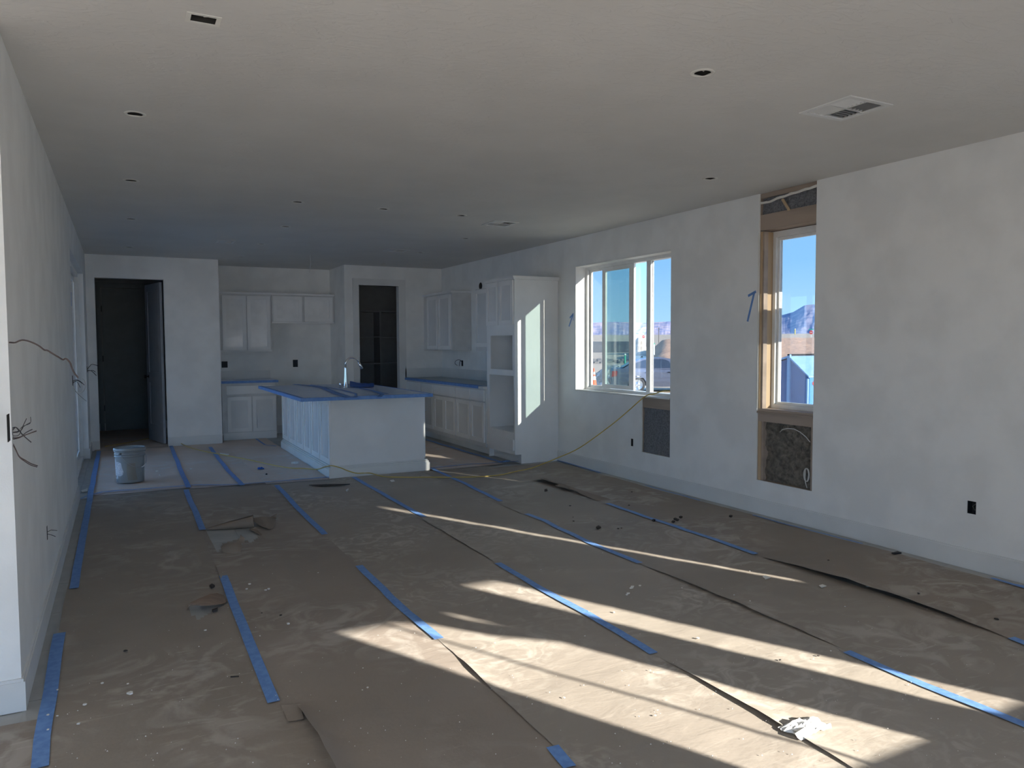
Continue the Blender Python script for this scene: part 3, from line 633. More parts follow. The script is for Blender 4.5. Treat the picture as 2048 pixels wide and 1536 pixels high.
HOLES = {1: [px2([(408, 1063), (425, 1059), (505, 1058), (525, 1070), (500, 1088), (486, 1078), (447, 1088), (438, 1108), (420, 1085)]), ],
         0: [px2([(380, 1211), (440, 1206), (455, 1207), (425, 1226), (396, 1241), (378, 1228)])]}
labs = ['brown paper strip along the left wall', 'brown paper strip with the torn rolled-up hole', 'brown paper strip in front of the island left corner', 'brown paper strip crossed by the long sunlit patch', 'brown paper strip ending below the oven tower', 'brown paper strip along the right window wall']
sheets = []
for i in range(6):
    x0, x1 = SEAM[i]-.012, SEAM[i+1]+.028
    if i == 5: x1 = 4.745
    y0, y1 = -.6, (8.43, 8.38, 8.24, 8.22, 8.18, 8.02)[i]
    st = .02; nx = int((x1-x0)/st); nyy = int((y1-y0)/.025)
    if i in (3, 4): pass
    P_ = []; F_ = []
    for b in range(nyy+1):
        y = y0+(y1-y0)*b/nyy; jl = .006*noise.noise(Vector((i, y*1.3, 0)))+.002*noise.noise(Vector((i, y*9, 0)))
        xa = x0+jl+(.072*min(1, (3.12-y)/.02) if i == 1 and y < 3.12 else 0); xb = x1+(.11 if i == 0 and y < 3.2 else 0)
        for a in range(nx+1):
            x = xa+(xb-xa)*a/nx
            if i == 5: x += .03*noise.noise(Vector((3, y*1.1, 0)))*(a/nx)
            P_.append((x, y, wav(x, y)+.0011*i+lift(i, x-xa+.012, y)))
    for b in range(nyy):
        for a in range(nx):
            n0 = b*(nx+1)+a; cx, cy = P_[n0][0]+st/2, P_[n0][1]+.0125
            if any(inpoly(cx, cy, h) for h in HOLES.get(i, [])): continue
            if i in (2, 3) and cy > 8.25 and cx > 1.95: continue
            F_.append((n0, n0+1, n0+nx+2, n0+nx+1))
    mb = MB(); mb.v = P_; mb.f = F_
    sh = thing('floor_paper', labs[i], 'floor paper', ((x0+x1)/2, 4, 0), 'strips of brown floor paper')
    mb.build('sheet', PAPER[i], sh, smooth=True, fix=False); sheets.append(sh)
# paper in the side area left of the camera
mb = MB(); rows = []
for b in range(60):
    y = -.6+4.05*b/59; rows.append([(-3.9+3.6*a/50, y, wav(-3.9+3.6*a/50, y)) for a in range(51)])
sh = thing('floor_paper', 'brown paper at the bottom left beyond the end of the left wall', 'floor paper', (-2, 1.5, 0), 'strips of brown floor paper'); MB().grid(rows).build('sheet', PAPER[5], sh, smooth=True, fix=False)
# kitchen paper
KX = [(-.29, .62, 8.40, 11.95), (.60, 1.33, 8.33, 11.98), (1.33, 2.0, 8.20, 12.3), (3.19, 4.12, 8.19, 11.98), (.60-.95, .585, 11.95, 14.7)]
kl = ['dusty kitchen floor paper under the bucket', 'dusty kitchen floor paper crossed by the cord', 'dusty floor paper along the island door side', 'floor paper between island and right cabinets', 'dark floor paper inside the hall opening']
for i, (x0, x1, y0, y1) in enumerate(KX):
    nx = int((x1-x0)/.04); nyy = int((y1-y0)/.04); rows = []
    for b in range(nyy+1):
        y = y0+(y1-y0)*b/nyy; rows.append([(x0+(x1-x0)*a/nx, y, wav(x0+(x1-x0)*a/nx, y)+.0035+.0015*i+.0025*noise.noise(Vector((a*.05, y*9, i)))) for a in range(nx+1)])
    sh = thing('floor_paper', kl[i], 'floor paper', ((x0+x1)/2, (y0+y1)/2, 0), 'sheets of dusty kitchen floor paper'); MB().grid(rows).build('sheet', PAPERK, sh, smooth=True, fix=False)
# curls and torn flaps (parts of the sheet they belong to)
def flap(par, rows_px, name='torn_flap', m=None):
    rows = [[at(u, v, 2, z) for u, v, z in r] for r in rows_px]
    return MB().grid(rows).build(name, m or CURL, par, smooth=True, fix=False)
A0 = Vector((.575, 6.42, .012)); A1 = Vector((.925, 6.36, .048)); rows = []
ax_ = (A1-A0).normalized(); u_ = ax_.cross(Vector((0, 0, 1))).normalized(); v_ = ax_.cross(u_)
for k in range(15):
    t = k/14; c0 = A0+(A1-A0)*t; r_ = .006+.046*t**.8
    rows.append([c0+(u_*math.cos(q_)+v_*math.sin(q_))*r_*(1+.10*q_/6) for q_ in [math.radians(-70+20*j) for j in range(19)]])
MB().grid(rows).build('torn_curl', CURL, sheets[1], smooth=True, fix=False)
flap(sheets[1], [[(506, 1036, .06), (520, 1033.5, .065), (538, 1033, .055), (552, 1035, .03)], [(508, 1043, .045), (522, 1046, .05), (538, 1046, .045), (551, 1043, .02)], [(515, 1049, .02), (526, 1054, .025), (538, 1058, .02), (546, 1057, .012)]])
flap(sheets[1], [[(540, 1034, .03), (546, 1036, .03), (553, 1037, .03)], [(544, 1032, .05), (548, 1033, .05), (553, 1032, .05)], [(551, 1028, .06), (553, 1027.5, .062), (554.5, 1026.5, .065)]])
flap(sheets[1], [[(498, 1058, .02), (510, 1064, .015), (523, 1072, .008)], [(503, 1057, .01), (515, 1060, .008), (526, 1070, .006)]])
flap(sheets[1], [[(443, 1091, .05), (455, 1086, .06), (470, 1085, .06), (482, 1084, .04)], [(443, 1098, .035), (455, 1095, .05), (470, 1094, .05), (484, 1093, .03)], [(445, 1105, .008), (456, 1107, .008), (470, 1107.5, .008), (481, 1105, .008)]])
flap(sheets[1], [[(476, 1085, .04), (483, 1086, .03), (488, 1088, .02)], [(479, 1077, .06), (484, 1077, .055), (490, 1079, .045)], [(481, 1069, .07), (484, 1072, .07), (489, 1075, .06)]])
flap(sheets[0], [[(381, 1205, .045), (400, 1196, .05), (420, 1188, .045), (434, 1186, .03), (447, 1190, .012)], [(381, 1209, .04), (400, 1206, .05), (420, 1203, .045), (438, 1201, .03), (451, 1200, .012)], [(382, 1211, .025), (400, 1211.5, .035), (420, 1211, .03), (438, 1209, .02), (452, 1206, .010)]], m=mat('striped_underside', (.27, .19, .14), .7, col2=(.20, .14, .10), scale=18, stretch=(.4, 6, 1)))
flap(sheets[0], [[(374, 1215, .012), (377, 1211, .03), (381, 1208, .035)], [(373, 1221, .01), (377, 1215, .02), (383, 1210, .03)]])
# torn, lifted edge on strip 5's left seam near the wall
rows = []
for k in range(25):
    t = k/24; y = 7.06-1.22*t; h = .05*math.sin(math.pi*min(1, t*.97+.1))**.6*(1-.5*t)*(1+.35*noise.noise(Vector((y*6, 0, 0))))
    rows.append([(3.915-.01*t, y, .012+h), (3.955, y, .014+h*1.0), (4.0, y, .012+h*.45), (4.06, y, .012)])
MB().grid(rows).build('torn_edge', CURL, sheets[5], smooth=True, fix=False)
flap(sheets[5], [[(1110, 970, .06), (1118, 968, .07), (1130, 969, .07), (1140, 975, .05)], [(1112, 973, .04), (1120, 974, .045), (1130, 976, .045), (1140, 980, .03)]])
flap(sheets[1], [[(562, 1410, .014), (580, 1409.5, .015), (601, 1408, .015)], [(576, 1442, .014), (590, 1441, .016), (607, 1438, .016)]], 'loose_scrap', PAPER[1])
# tapes on the floor
def ftape(pts, lab, wd=.05, dz=.003, m=None, world=False, jit=.0015):
    P_ = [Vector((p[0], p[1], 0)) if world else at(*p) for p in pts]; Q = []
    for i in range(len(P_)-1):
        n_ = max(1, int((P_[i+1]-P_[i]).length/.05))
        Q += [P_[i].lerp(P_[i+1], k/n_) for k in range(n_)]
    Q.append(P_[-1]); rows = []
    for i, p in enumerate(Q):
        d = (Q[min(i+1, len(Q)-1)]-Q[max(i-1, 0)]).normalized(); n_ = Vector((-d.y, d.x, 0))*wd/2
        p = p+n_.normalized()*.006*noise.noise(Vector((p.x*3, p.y*1.7, 9)))
        top = 0
        for i_ in range(6):
            if SEAM[i_]-.02 <= p.x: top = i_
        def zz(q_):
            z = wav(q_.x, q_.y)+.0011*top+dz+.0014
            if q_.y > 8.18: z = wav(q_.x, q_.y)+.0135+dz
            if q_.x < -.345 or q_.x > 4.78: z = max(.002, z*.6)
            return z+jit*abs(noise.noise(Vector((q_.x*30, q_.y*12, 3))))
        rows.append([Vector((q_.x, q_.y, zz(q_))) for q_ in (p-n_, p, p+n_)])
    return solo(MB().grid(rows), 'masking_tape', m or BLUE, lab, 'tape', 'blue tape on the floor paper', smooth=True)
g = ftape
g([(198, 905), (187, 960), (180, 1000), (165, 1080), (148, 1181)], 'long blue tape along the left wall, from hall to midway')
g([(119, 1270), (105, 1350), (97, 1410), (85, 1480), (79, 1540)], 'blue tape along the left wall nearest the camera', .055)
g([(342, 895), (360, 940), (377, 979)], 'blue tape running from the hall opening corner past the bucket')
g([(372, 984), (388, 1020), (405, 1062)], 'short blue tape running to the rolled paper tear')
g([(446, 1155), (470, 1215), (505, 1300), (548, 1408)], 'blue tape strip in the left foreground, beside the small tear', .05)
g([(420, 897), (452, 940), (485, 975)], 'blue tape crossing under the yellow cord, left of the island')
g([(553, 973), (600, 1023), (650, 1072)], 'blue tape running toward the island left corner')
g([(718, 1135), (780, 1197), (878, 1283)], 'blue tape whose end lies in the big sun patch')
g([(1105, 1498), (1140, 1540)], 'blue tape end at the bottom edge in the shade')
g([(707, 957), (760, 987), (800, 1010), (848, 1037)], 'blue tape crossing the start of the thin sun streak')
g([(995, 1130), (1070, 1175), (1180, 1235), (1308, 1312)], 'blue tape crossing the second sun band to shade')
g([(865, 940), (930, 970), (1002, 1006)], 'blue tape starting at the island right corner')
g([(1052, 1031), (1090, 1045), (1110, 1056), (1180, 1089), (1280, 1130)], 'wavy blue tape under the thin sun streak')
g([(1693, 1309), (1800, 1355), (1960, 1420), (2060, 1463)], 'blue tape in the lower right sun band')
g([(1215, 1010), (1300, 1040), (1390, 1070), (1512, 1112)], 'pale blue tape in the shade before the windows')
g([(2022, 1281), (2060, 1296)], 'tape end at the right frame edge, left of the baseboard')
g([(160, 1000), (205, 988), (390, 974), (480, 973), (660, 957)], 'thin blue tape line across the room before the island', .035)
g([(855, 940), (935, 932), (1010, 928), (1062, 924)], 'thin blue tape line from island to oven tower', .03)
g([(4.10, 11.4), (4.12, 9.5), (4.13, 8.25)], 'blue tape along the right base cabinets', world=True)
g([(1115, 922), (1150, 932), (1200, 947)], 'blue tape at the foot of the right baseboard, by the oven tower', .03)
g([(1290, 973), (1330, 985), (1400, 1004)], 'dark thin tape by the right baseboard below the wide window', .02)
g([(1505, 1034), (1600, 1060), (1725, 1092)], 'dark thin tape by the right baseboard past the tall window', .02)
g([(1985, 1160), (2060, 1183)], 'blue tape by the baseboard at the right frame edge', .05)
g([(512, 880), (530, 893), (553, 896)], 'short blue tape at the foot of the alcove base cabinet', .03)

# ------------------------------------------------------------------ extension cord
cord = thing('extension_cord', 'yellow extension cord from the hall over the floor to the window sill', 'cord', (3, 8, 0))
def zf(p): return wav(p.x, p.y)+(.024 if p.y > 8.18 else .013)
cp = []
for u, v in [(210, 893), (250, 886), (304, 876), (338, 877), (352, 885), (371, 896), (400, 905), (440, 913), (500, 925), (540, 934), (580, 941), (605, 942)]:
    p = at(u, v); 
    if u < 345: p = at(u, v, 2, .03)
    cp.append(Vector((p.x, p.y, zf(p))))
for u, v in [(634, 938.5), (648, 934)]: cp.append(at(u, v, 0, 1.996))
cp.append(at(659, 931.6, 1, 8.254))
for u, v in [(668, 932), (682, 936), (698, 942.3), (715, 946.5)]: cp.append(at(u, v, 1, 8.252))
for u, v in [(740, 951.5), (768, 957), (817, 958.5), (860, 958.5), (915, 958), (960, 957), (1000, 953), (1030, 946)]:
    p = at(u, v); cp.append(Vector((p.x, p.y, zf(p))))
T0 = at(1030, 946); Sx = Vector((4.86, 6.32, 0)); pn = (Sx-T0); nrm = Vector((-pn.y, pn.x, 0)).normalized()
for u, v in [(1060, 937), (1085, 928), (1117, 915), (1160, 895), (1220, 852), (1255, 823), (1282, 799), (1296.6, 789.5)]:
    d = ray(u, v); t_ = (T0-CP).dot(nrm)/d.dot(nrm); p = CP+d*t_; p.z = max(p.z, .018); cp.append(p)
cp += [Vector((4.90, 6.29, .948)), Vector((4.945, 6.24, .972)), Vector((4.985, 6.19, .985)), Vector((5.04, 6.14, .972)), Vector((5.12, 6.10, .90)), Vector((5.18, 6.08, .5)), Vector((5.22, 6.05, -.3))]
def smooth_path(P_, n=6):
    out = []
    for i in range(len(P_)-1):
        p0, p1, p2, p3 = P_[max(i-1, 0)], P_[i], P_[i+1], P_[min(i+2, len(P_)-1)]
        for k in range(n):
            t = k/n; out.append(.5*((2*p1)+(p2-p0)*t+(2*p0-5*p1+4*p2-p3)*t*t+(3*p1-p0-3*p2+p3)*t**3))
    out.append(P_[-1]); return out
MB().tube(smooth_path(cp, 5), .0055, 8).build('cable', YEL, cord, smooth=True)

# ------------------------------------------------------------------ wires at the left
def wires(lab, name, plist, ax, val, hole, m_hole, parts, yp=3.62):
    t = thing(name, lab, 'wiring', at(*plist, ax, val))
    if hole:
        y0, y1, z0, z1 = hole; MB().box(XL+.0005, XL+.003, y0, y1, z0, z1).build('box_opening', m_hole, t)  # dark plate on the wall stands in for the shade inside
    for pts, r, mt in parts:
        n_ = len(pts); P_ = [at(u, v, 1, yp+(.012*math.sin(i*1.7))) for i, (u, v) in enumerate(pts)]
        P_[0].x = max(P_[0].x, XL) if pts is not parts[0][0] else XL; MB().tube(smooth_path(P_, 4), r, 6).build('wire', mt, t, smooth=True)
    return t
c5 = lambda L: [(a/4.8, 640+b/4.8) for a, b in L]
wires('bundle of loose wires sprouting from the wall box at far left', 'wire_bundle', (16, 860), 0, XL, holeA, HOLE, [
    (c5([(70, 1080), (110, 1045), (150, 1030), (185, 1060), (215, 1100), (300, 1175)]), .002, WIRED), (c5([(70, 1075), (130, 1080), (180, 1070), (150, 1030), (120, 1060)]), .0018, WIRED),
    (c5([(70, 1085), (120, 1110), (180, 1105), (210, 1040), (255, 945)]), .0013, WIRED), (c5([(75, 1090), (130, 1130), (200, 1120), (250, 1080), (310, 1050)]), .0018, WIRED),
    (c5([(75, 1095), (110, 1140), (170, 1135), (240, 1105), (350, 1065)]), .0022, WIREB), (c5([(70, 1080), (200, 1060), (230, 1020), (290, 985)]), .0012, WIRED), (c5([(190, 1050), (220, 1020), (290, 990), (292, 930)]), .001, WIRED),
    (c5([(85, 1135), (115, 1165), (150, 1240), (185, 1310), (240, 1345), (300, 1380), (360, 1400)]), .0022, WIREB), (c5([(85, 1137), (115, 1170), (150, 1245), (185, 1315), (235, 1355), (290, 1390), (355, 1412)]), .0018, WIREB)])
t = wires('long brown cable poking out of the left wall', 'brown_cable', (15, 685), 0, XL, None, None, [
    (c5([(70, 216), (100, 216), (145, 217), (185, 200), (220, 193), (270, 202), (330, 225), (380, 252), (425, 287), (455, 292), (500, 320), (560, 355), (603, 381), (628, 370), (655, 388), (678, 420), (690, 460), (715, 510), (752, 555)]), .0032, WIREB)])
wires('wires and white loop at the box beside the patio door', 'wire_bundle', (145, 762), 0, XL, holeB, HOLE, [
    (c5([(697, 590), (730, 575), (770, 590), (810, 625)]), .003, WIRED), (c5([(697, 600), (720, 592), (745, 600), (770, 650)]), .002, WIRED), (c5([(697, 610), (740, 580), (790, 610)]), .0025, WIRED),
    (c5([(697, 635), (720, 680), (770, 700), (810, 670), (822, 630), (810, 580), (790, 565)]), .004, WIREW), (c5([(720, 680), (770, 730), (830, 780)]), .0015, WIRED)], 8.04)
t = thing('wire_bundle', 'thin wires sticking out near the hall corner', 'wiring', (XL, 11.55, 1.16))
MB().box(XL+.0005, XL+.003, 11.5, 11.58, 1.12, 1.2).build('box_opening', HOLE, t)  # another dark plate in place of a shaded recess
for pts in ([(835, 475), (860, 445), (885, 425), (945, 440)], [(835, 485), (880, 490), (925, 535)], [(835, 490), (890, 485), (915, 500)]):
    P_ = [at(u, v, 1, 11.54) for u, v in c5(pts)]; P_[0].x = XL; MB().tube(smooth_path(P_, 4), .004, 6).build('wire', WIRED, t, smooth=True)
t = thing('wall_box', 'small wall opening with poking wires low on the left wall', 'outlet', (XL, 4.95, .42))
MB().box(XL+.0005, XL+.002, 4.93, 4.96, .39, .465).build('box_opening', BOXB, t); MB().tube([(XL, 4.95, .43), (XL+.02, 4.95, .44), (XL+.05, 4.94, .435)], .0015, 5).tube([(XL, 4.95, .42), (XL+.02, 4.96, .41), (XL+.04, 4.95, .40)], .0015, 5).build('wire', WIRED, t)
solo(MB().box(XL+.0005, XL+.003, 8.27, 8.31, 1.85, 1.98), 'tape_scrap', BLUE, 'dark blue tape scrap at the edge of the patio door opening', 'tape')
def outlet(loc, ax, lab, wd=.055, h=.085, s__=-1):
    x, y, z = loc; t = thing('outlet_box', lab, 'outlet', loc, 'uncovered outlet boxes')
    if ax == 'x':
        MB().holes('x', x, x+.05, y-wd/2, y+wd/2, z-h/2, z+h/2, [(y-wd/2+.003, y+wd/2-.003, z-h/2+.003, z+h/2-.003)]).build('box', BOXB, t); MB().box(x+.045, x+.05, y-wd/2+.003, y+wd/2-.003, z-h/2+.003, z+h/2-.003).build('back', BOXB, t)
        MB().tube([(x+.045, y, z+.02), (x+.02, y+.006, z+.005), (x+.025, y-.005, z-.02), (x+.045, y, z-.02)], .0025, 5).build('wire', GALV, t)
    else:
        pts = []
        MB().box(x-wd/2, x+wd/2, y-.004, y-.0005, z-h/2, z+h/2).build('box', BOXB, t); MB().box(x-wd/5, x+wd/5, y-.007, y-.004, z-h/3, z+h/3).build('receptacle', DARKM, t)
outlet((XR+.001, 2.953, .404), 'x', 'ragged dark outlet hole low on the right wall'); outlet((XR+.001, 6.623, .407), 'x', 'outlet hole left of the opened bay under the wide window', .038, .08)
outlet((1.495, Y3, 1.16), 'y', 'black outlet above the short alcove counter', .09, .1); outlet((2.613, Y3, 1.16), 'y', 'black outlet in the empty fridge space', .08, .12)
t = thing('outlet_box', 'outlet with curled wires over the right counter', 'outlet', (XR, 11.16, 1.17), 'uncovered outlet boxes')
MB().box(XR-.004, XR-.0005, 11.13, 11.19, 1.12, 1.21).build('box', BOXB, t)
MB().tube(smooth_path([Vector((XR, 11.17, 1.19)), Vector((XR-.05, 11.18, 1.22)), Vector((XR-.10, 11.2, 1.20)), Vector((XR-.11, 11.2, 1.16)), Vector((XR-.08, 11.18, 1.13))]), .004, 6).tube(smooth_path([Vector((XR, 11.15, 1.18)), Vector((XR-.05, 11.14, 1.2)), Vector((XR-.06, 11.15, 1.12))]), .004, 6).build('wire', WIRED, t, smooth=True)

# ------------------------------------------------------------------ bucket
bx, by = .065, 9.05; bz = .022
bk = thing('plastic_bucket', 'grey-blue lidded paint bucket with torn white label on the floor', 'bucket', (bx, by, bz))
MB().lathe((bx, by, bz), [(.001, 0), (.130, 0), (.134, .006), (.142, .27), (.142, .273), (.150, .275), (.150, .281), (.143, .283), (.143, .298), (.150, .300), (.150, .306), (.143, .308), (.143, .322), (.150, .324), (.150, .330), (.143, .332), (.144, .35)], 48).build('pail', PLAST, bk, smooth=True)
MB().lathe((bx, by, bz), [(.156, .338), (.158, .342), (.156, .362), (.150, .368), (.142, .366), (.138, .356), (.10, .356), (.001, .357)], 48).build('lid', PLAST, bk, smooth=True)
lab_m = mat('bucket_label', (.60, .62, .65), .6, col2=(.48, .50, .54), scale=60, fac=(.45, .55))
def cyl_patch(poly_rows, m, nm):
    rows = []
    for z, a0, a1 in poly_rows:
        r_ = .1342+.0082*z/.27+.0012; rows.append([(bx+r_*math.cos(math.radians(a0+(a1-a0)*k/6)), by+r_*math.sin(math.radians(a0+(a1-a0)*k/6)), bz+z) for k in range(7)])
    MB().grid(rows).build(nm, m, bk, smooth=True, fix=False)
cyl_patch([(.045, -178, -148), (.10, -180, -150), (.18, -182, -156), (.255, -184, -160)], lab_m, 'label')
cyl_patch([(.075, -146, -132), (.09, -149, -122), (.12, -152, -118), (.17, -154, -124), (.215, -157, -128), (.225, -157, -140)], lab_m, 'label')
cyl_patch([(.055, -171, -163), (.078, -171, -163)], BOXB, 'label_print')
cyl_patch([(.03, -100, -62), (.12, -105, -68), (.21, -102, -70)], mat('dirt_smear', (.30, .29, .26), .8), 'dirt_smear')
hb_ = [Vector((bx+.150*math.cos(t), by+.150*math.sin(t), bz+.315-.155*math.sin((t-math.radians(-130))/math.radians(150)*math.pi)**.9 if math.radians(-130) < t < math.radians(20) else bz+.315)) for t in [math.radians(-130+150*k/24) for k in range(25)]]
hb_ = [Vector((p.x+(p.x-bx)*.10*math.sin(i/24*math.pi), p.y+(p.y-by)*.10*math.sin(i/24*math.pi), p.z.real if isinstance(p.z, complex) else p.z)) for i, p in enumerate(hb_)]
MB().tube(hb_, .0022, 6).build('handle', GALV, bk, smooth=True)
MB().tube(hb_[13:18], .006, 8).build('grip', PAPW, bk, smooth=True)
for a in (-130, 20):
    c__ = (bx+.149*math.cos(math.radians(a)), by+.149*math.sin(math.radians(a)), bz+.315); MB().lathe(c__, [(.001, -.012), (.014, -.010), (.016, 0), (.014, .010), (.001, .012)], 12).build('handle_boss', PLAST, bk, smooth=True)

# ------------------------------------------------------------------ litter on the floor
def crumple(c, sx_, sy_, hgt, name, m, lab, cat, seed, n_=12):
    rows = []
    for i in range(n_+1):
        row = []
        for k in range(n_+1):
            a, b = i/n_*2-1, k/n_*2-1; rr = max(abs(a), abs(b)); e_ = 1-rr**3
            nz = noise.noise(Vector((a*2.2, b*2.2, seed))); jx = noise.noise(Vector((a*1.4, b*1.4, seed+5)))
            row.append((c[0]+a*sx_*(1+.35*jx), c[1]+b*sy_*(1+.35*noise.noise(Vector((a*1.3, b*1.6, seed+9)))), c[2]+max(.001, hgt*(e_*.5+.5*abs(nz)+.25*nz))))
        rows.append(row)
    return solo(MB().grid(rows), name, m, lab, cat, smooth=False)
p = at(1612, 1462); crumple((p.x, p.y, wav(p.x, p.y)+.006), .085, .05, .035, 'crumpled_paper', PAPW, 'crumpled white paper lying in the sun patch at lower right', 'litter', 2.)
p = at(521, 941); crumple((p.x, p.y, wav(p.x, p.y)+.012), .035, .03, .035, 'tape_wad', BLUE2, 'bright blue wad of tape on the floor left of the island', 'litter', 5., 8)
p = at(1012, 926); crumple((p.x, p.y, wav(p.x, p.y)+.012), .05, .025, .02, 'tape_wad', BLUE, 'crumpled blue tape at the foot of the oven tower', 'litter', 6., 8)
p = at(533, 953); solo(MB().lathe((p.x, p.y, wav(p.x, p.y)+.012), [(.001, 0), (.010, 0), (.012, .008), (.006, .014), (.001, .015)], 10), 'rubber_stopper', BOXB, 'tiny black cap on the floor below the blue wad', 'litter', smooth=True)
p = at(592, 931); rl = thing('tape_ring', 'white curled ring of tape lying by the island plinth', 'litter', (p.x, p.y, .02))
MB().lathe((p.x, p.y, .024), [(.030, 0), (.030, .022), (.027, .022), (.027, 0), (.030, 0)], 24).build('ring', PAPW, rl, smooth=True); MB().lathe((p.x-.035, p.y+.01, .024), [(.018, 0), (.018, .02), (.016, .02), (.016, 0), (.018, 0)], 20).build('curl', PAPW, rl, smooth=True)
def slat(pxs, h, m, name, lab, cat='litter'):
    P_ = [at(u, v, 2, .0) for u, v in pxs]; c0 = sum(P_, Vector())/len(P_); zb = max(wav(q_.x, q_.y) for q_ in P_)+(.016 if c0.y > 8.2 else .008)
    if c0.x < -.3: zb = .004
    mb = MB(); mb.prism([(q_.x, q_.y) for q_ in P_], lambda a, b, t: (a, b, t), zb, zb+h); return solo(mb, name, m, lab, cat)
slat([(618, 974), (652, 972.5), (700, 972), (690, 973.4), (640, 975.5)], .006, DCHIP, 'wood_sliver', 'dark sliver lying before the island left corner')
slat([(162, 983), (176, 978), (175, 984), (165, 986)], .006, CHIP, 'drywall_scrap', 'white drywall scrap by the left baseboard end')
slat([(440, 911), (458, 913), (455, 915), (445, 914)], .012, CHIP, 'drywall_scrap', 'white drywall scrap beside the cord left of the island')
slat([(780, 964), (787, 963), (790, 966), (783, 967)], .006, CHIP, 'drywall_scrap', 'white scrap on the paper in front of the island')
slat([(692, 985), (697, 982), (697, 985), (694, 987)], .010, WIREW, 'plastic_scrap', 'glinting white scrap below the island left corner')
slat([(1525, 1158), (1530, 1156), (1541, 1160), (1531, 1163)], .004, CHIP, 'drywall_scrap', 'white scrap at the end of the thin sun streak')
slat([(1638, 1176), (1645, 1174), (1653, 1177), (1643, 1180)], .004, CHIP, 'drywall_scrap', 'white scrap between the two seams at right')
slat([(437, 1183), (443, 1181), (451, 1187), (444, 1190)][::1], .01, DCHIP, 'paper_scrap', 'dark torn bit above the small paper tear') if False else None
slat([(419, 1179), (424, 1176), (430, 1179), (424, 1182)], .012, DCHIP, 'paper_scrap', 'small dark scrap above the small paper tear')
slat([(424, 1228), (436, 1224), (435, 1227), (426, 1230)], .012, DCHIP, 'paper_scrap', 'small dark scrap below the small paper tear')
slat([(461, 1358.5), (478, 1357.5), (478, 1359), (461, 1360)], .004, DCHIP, 'wood_sliver', 'thin sliver left of the foreground tape')
slat([(1783, 1112), (1795, 1109), (1803, 1112), (1790, 1113.5)], .008, BOXB, 'plastic_scrap', 'black scrap at the foot of the right baseboard')
slat([(1089, 983), (1094, 982), (1095, 985), (1089, 986)], .008, DCHIP, 'dirt_clod', 'dark clod beside the lifted torn paper edge')
slat([(1192, 1060), (1197, 1057), (1202, 1060), (1196, 1063)], .012, DCHIP, 'dirt_clod', 'dark clod alone left of the clod group')
for i, (u, v) in enumerate([(1350, 1043), (1354, 1045), (1361, 1039), (1346, 1049), (1307, 1046), (1461, 1037)]):
    slat([(u-3, v), (u, v-1.5), (u+4, v-.5), (u+1, v+1.5)], .012, DCHIP, 'dirt_clod', ['dark dirt clod, nearest of the clump before the stripped window', 'dark dirt clod in the middle of the clump before the stripped window', 'dark dirt clod, topmost of the clump before the stripped window', 'dark dirt clod, lowest left of the clump before the stripped window', 'flat dark dirt clod by the pale blue tape, left of the clump', 'lone dark dirt clod by the paper edge, far right of the clump'][i])['group'] = 'dark clods before the windows'
def where(u, v):
    if v < 970: return 'near the bucket'
    if u < 200: return 'beside the left wall tape'
    if u < 700: return 'in the left foreground shade'
    if v < 1215 and u > 1150: return 'before the stripped tall window'
    if v < 1215: return 'in the middle of the floor'
    return 'by the sunlit patches'
def chip(u, v, s__, m, name, lab, grp):
    lab = lab.replace('scattered on the brown paper', 'on the paper '+where(u, v)); grp = grp+' '+where(u, v)
    p = at(u, v); c = (p.x, p.y, wav(p.x, p.y)+(.016 if p.y > 8.2 else .0075)); n_ = random.choice((4, 5, 5, 6)); a0 = random.random()*6
    pts = [(c[0]+s__*random.uniform(.5, 1.2)*math.cos(a0+6.28*k/n_), c[1]+s__*random.uniform(.5, 1.2)*math.sin(a0+6.28*k/n_)) for k in range(n_)]
    solo(MB().prism(pts, lambda a, b, t: (a, b, t), c[2], c[2]+s__*.45), name, m, lab, 'litter', grp)
WH = [(499, 1174, .011), (537, 1184, .012), (494, 1183, .009), (532, 1186, .009), (576, 1254, .012), (411, 1266, .007), (520, 1278, .006), (636, 1151, .006), (1228, 1230, .008), (1396, 1282, .009), (1300, 1347, .005), (1170, 1278, .005), (1128, 1402, .005), (1311, 1439, .005), (1662, 1308, .005), (262, 1393, .014), (256, 1374, .006), (205, 1373, .007), (115, 1386, .006), (96, 1438, .006), (96, 1467, .006), (158, 1455, .008), (170, 1416, .008), (115, 1440, .005),
      (314, 947, .018), (376, 946, .012), (382, 942, .016), (320, 954, .012), (1263, 1181, .012), (1254, 1195, .010), (1280, 1176, .009), (1265, 1178, .012), (1257, 1192, .010), (1468, 1195, .007), (1500, 1207, .007), (1690, 1218, .006), (1735, 1178, .008), (1364, 1180, .006), (1205, 1110, .006), (1082, 1144, .006), (1022, 1083, .006), (960, 1012, .006), (902, 1015, .006), (735, 1381, .006), (725, 1386, .004), (726, 1342, .004)]
for u, v, s__ in WH: chip(u, v, s__, CHIP, 'drywall_crumb', 'white drywall crumb scattered on the brown paper', 'white crumbs on the floor')
DK = [(250, 1308, .010), (524, 1231, .006), (561, 1236, .008), (1236, 1061, .010), (1243, 1060, .008), (1258, 1014, .010), (1140, 1015, .012), (1146, 1038, .006), (1147, 1046, .008), (1264, 987, .010), (1837, 1193, .010), (1992, 1244, .012), (1657, 1125, .008), (1637, 1318, .007), (1560, 1327, .007)]
for u, v, s__ in DK: chip(u, v, s__, DCHIP, 'dark_crumb', 'small dark crumb scattered on the brown paper', 'dark crumbs on the floor')
mb = MB()
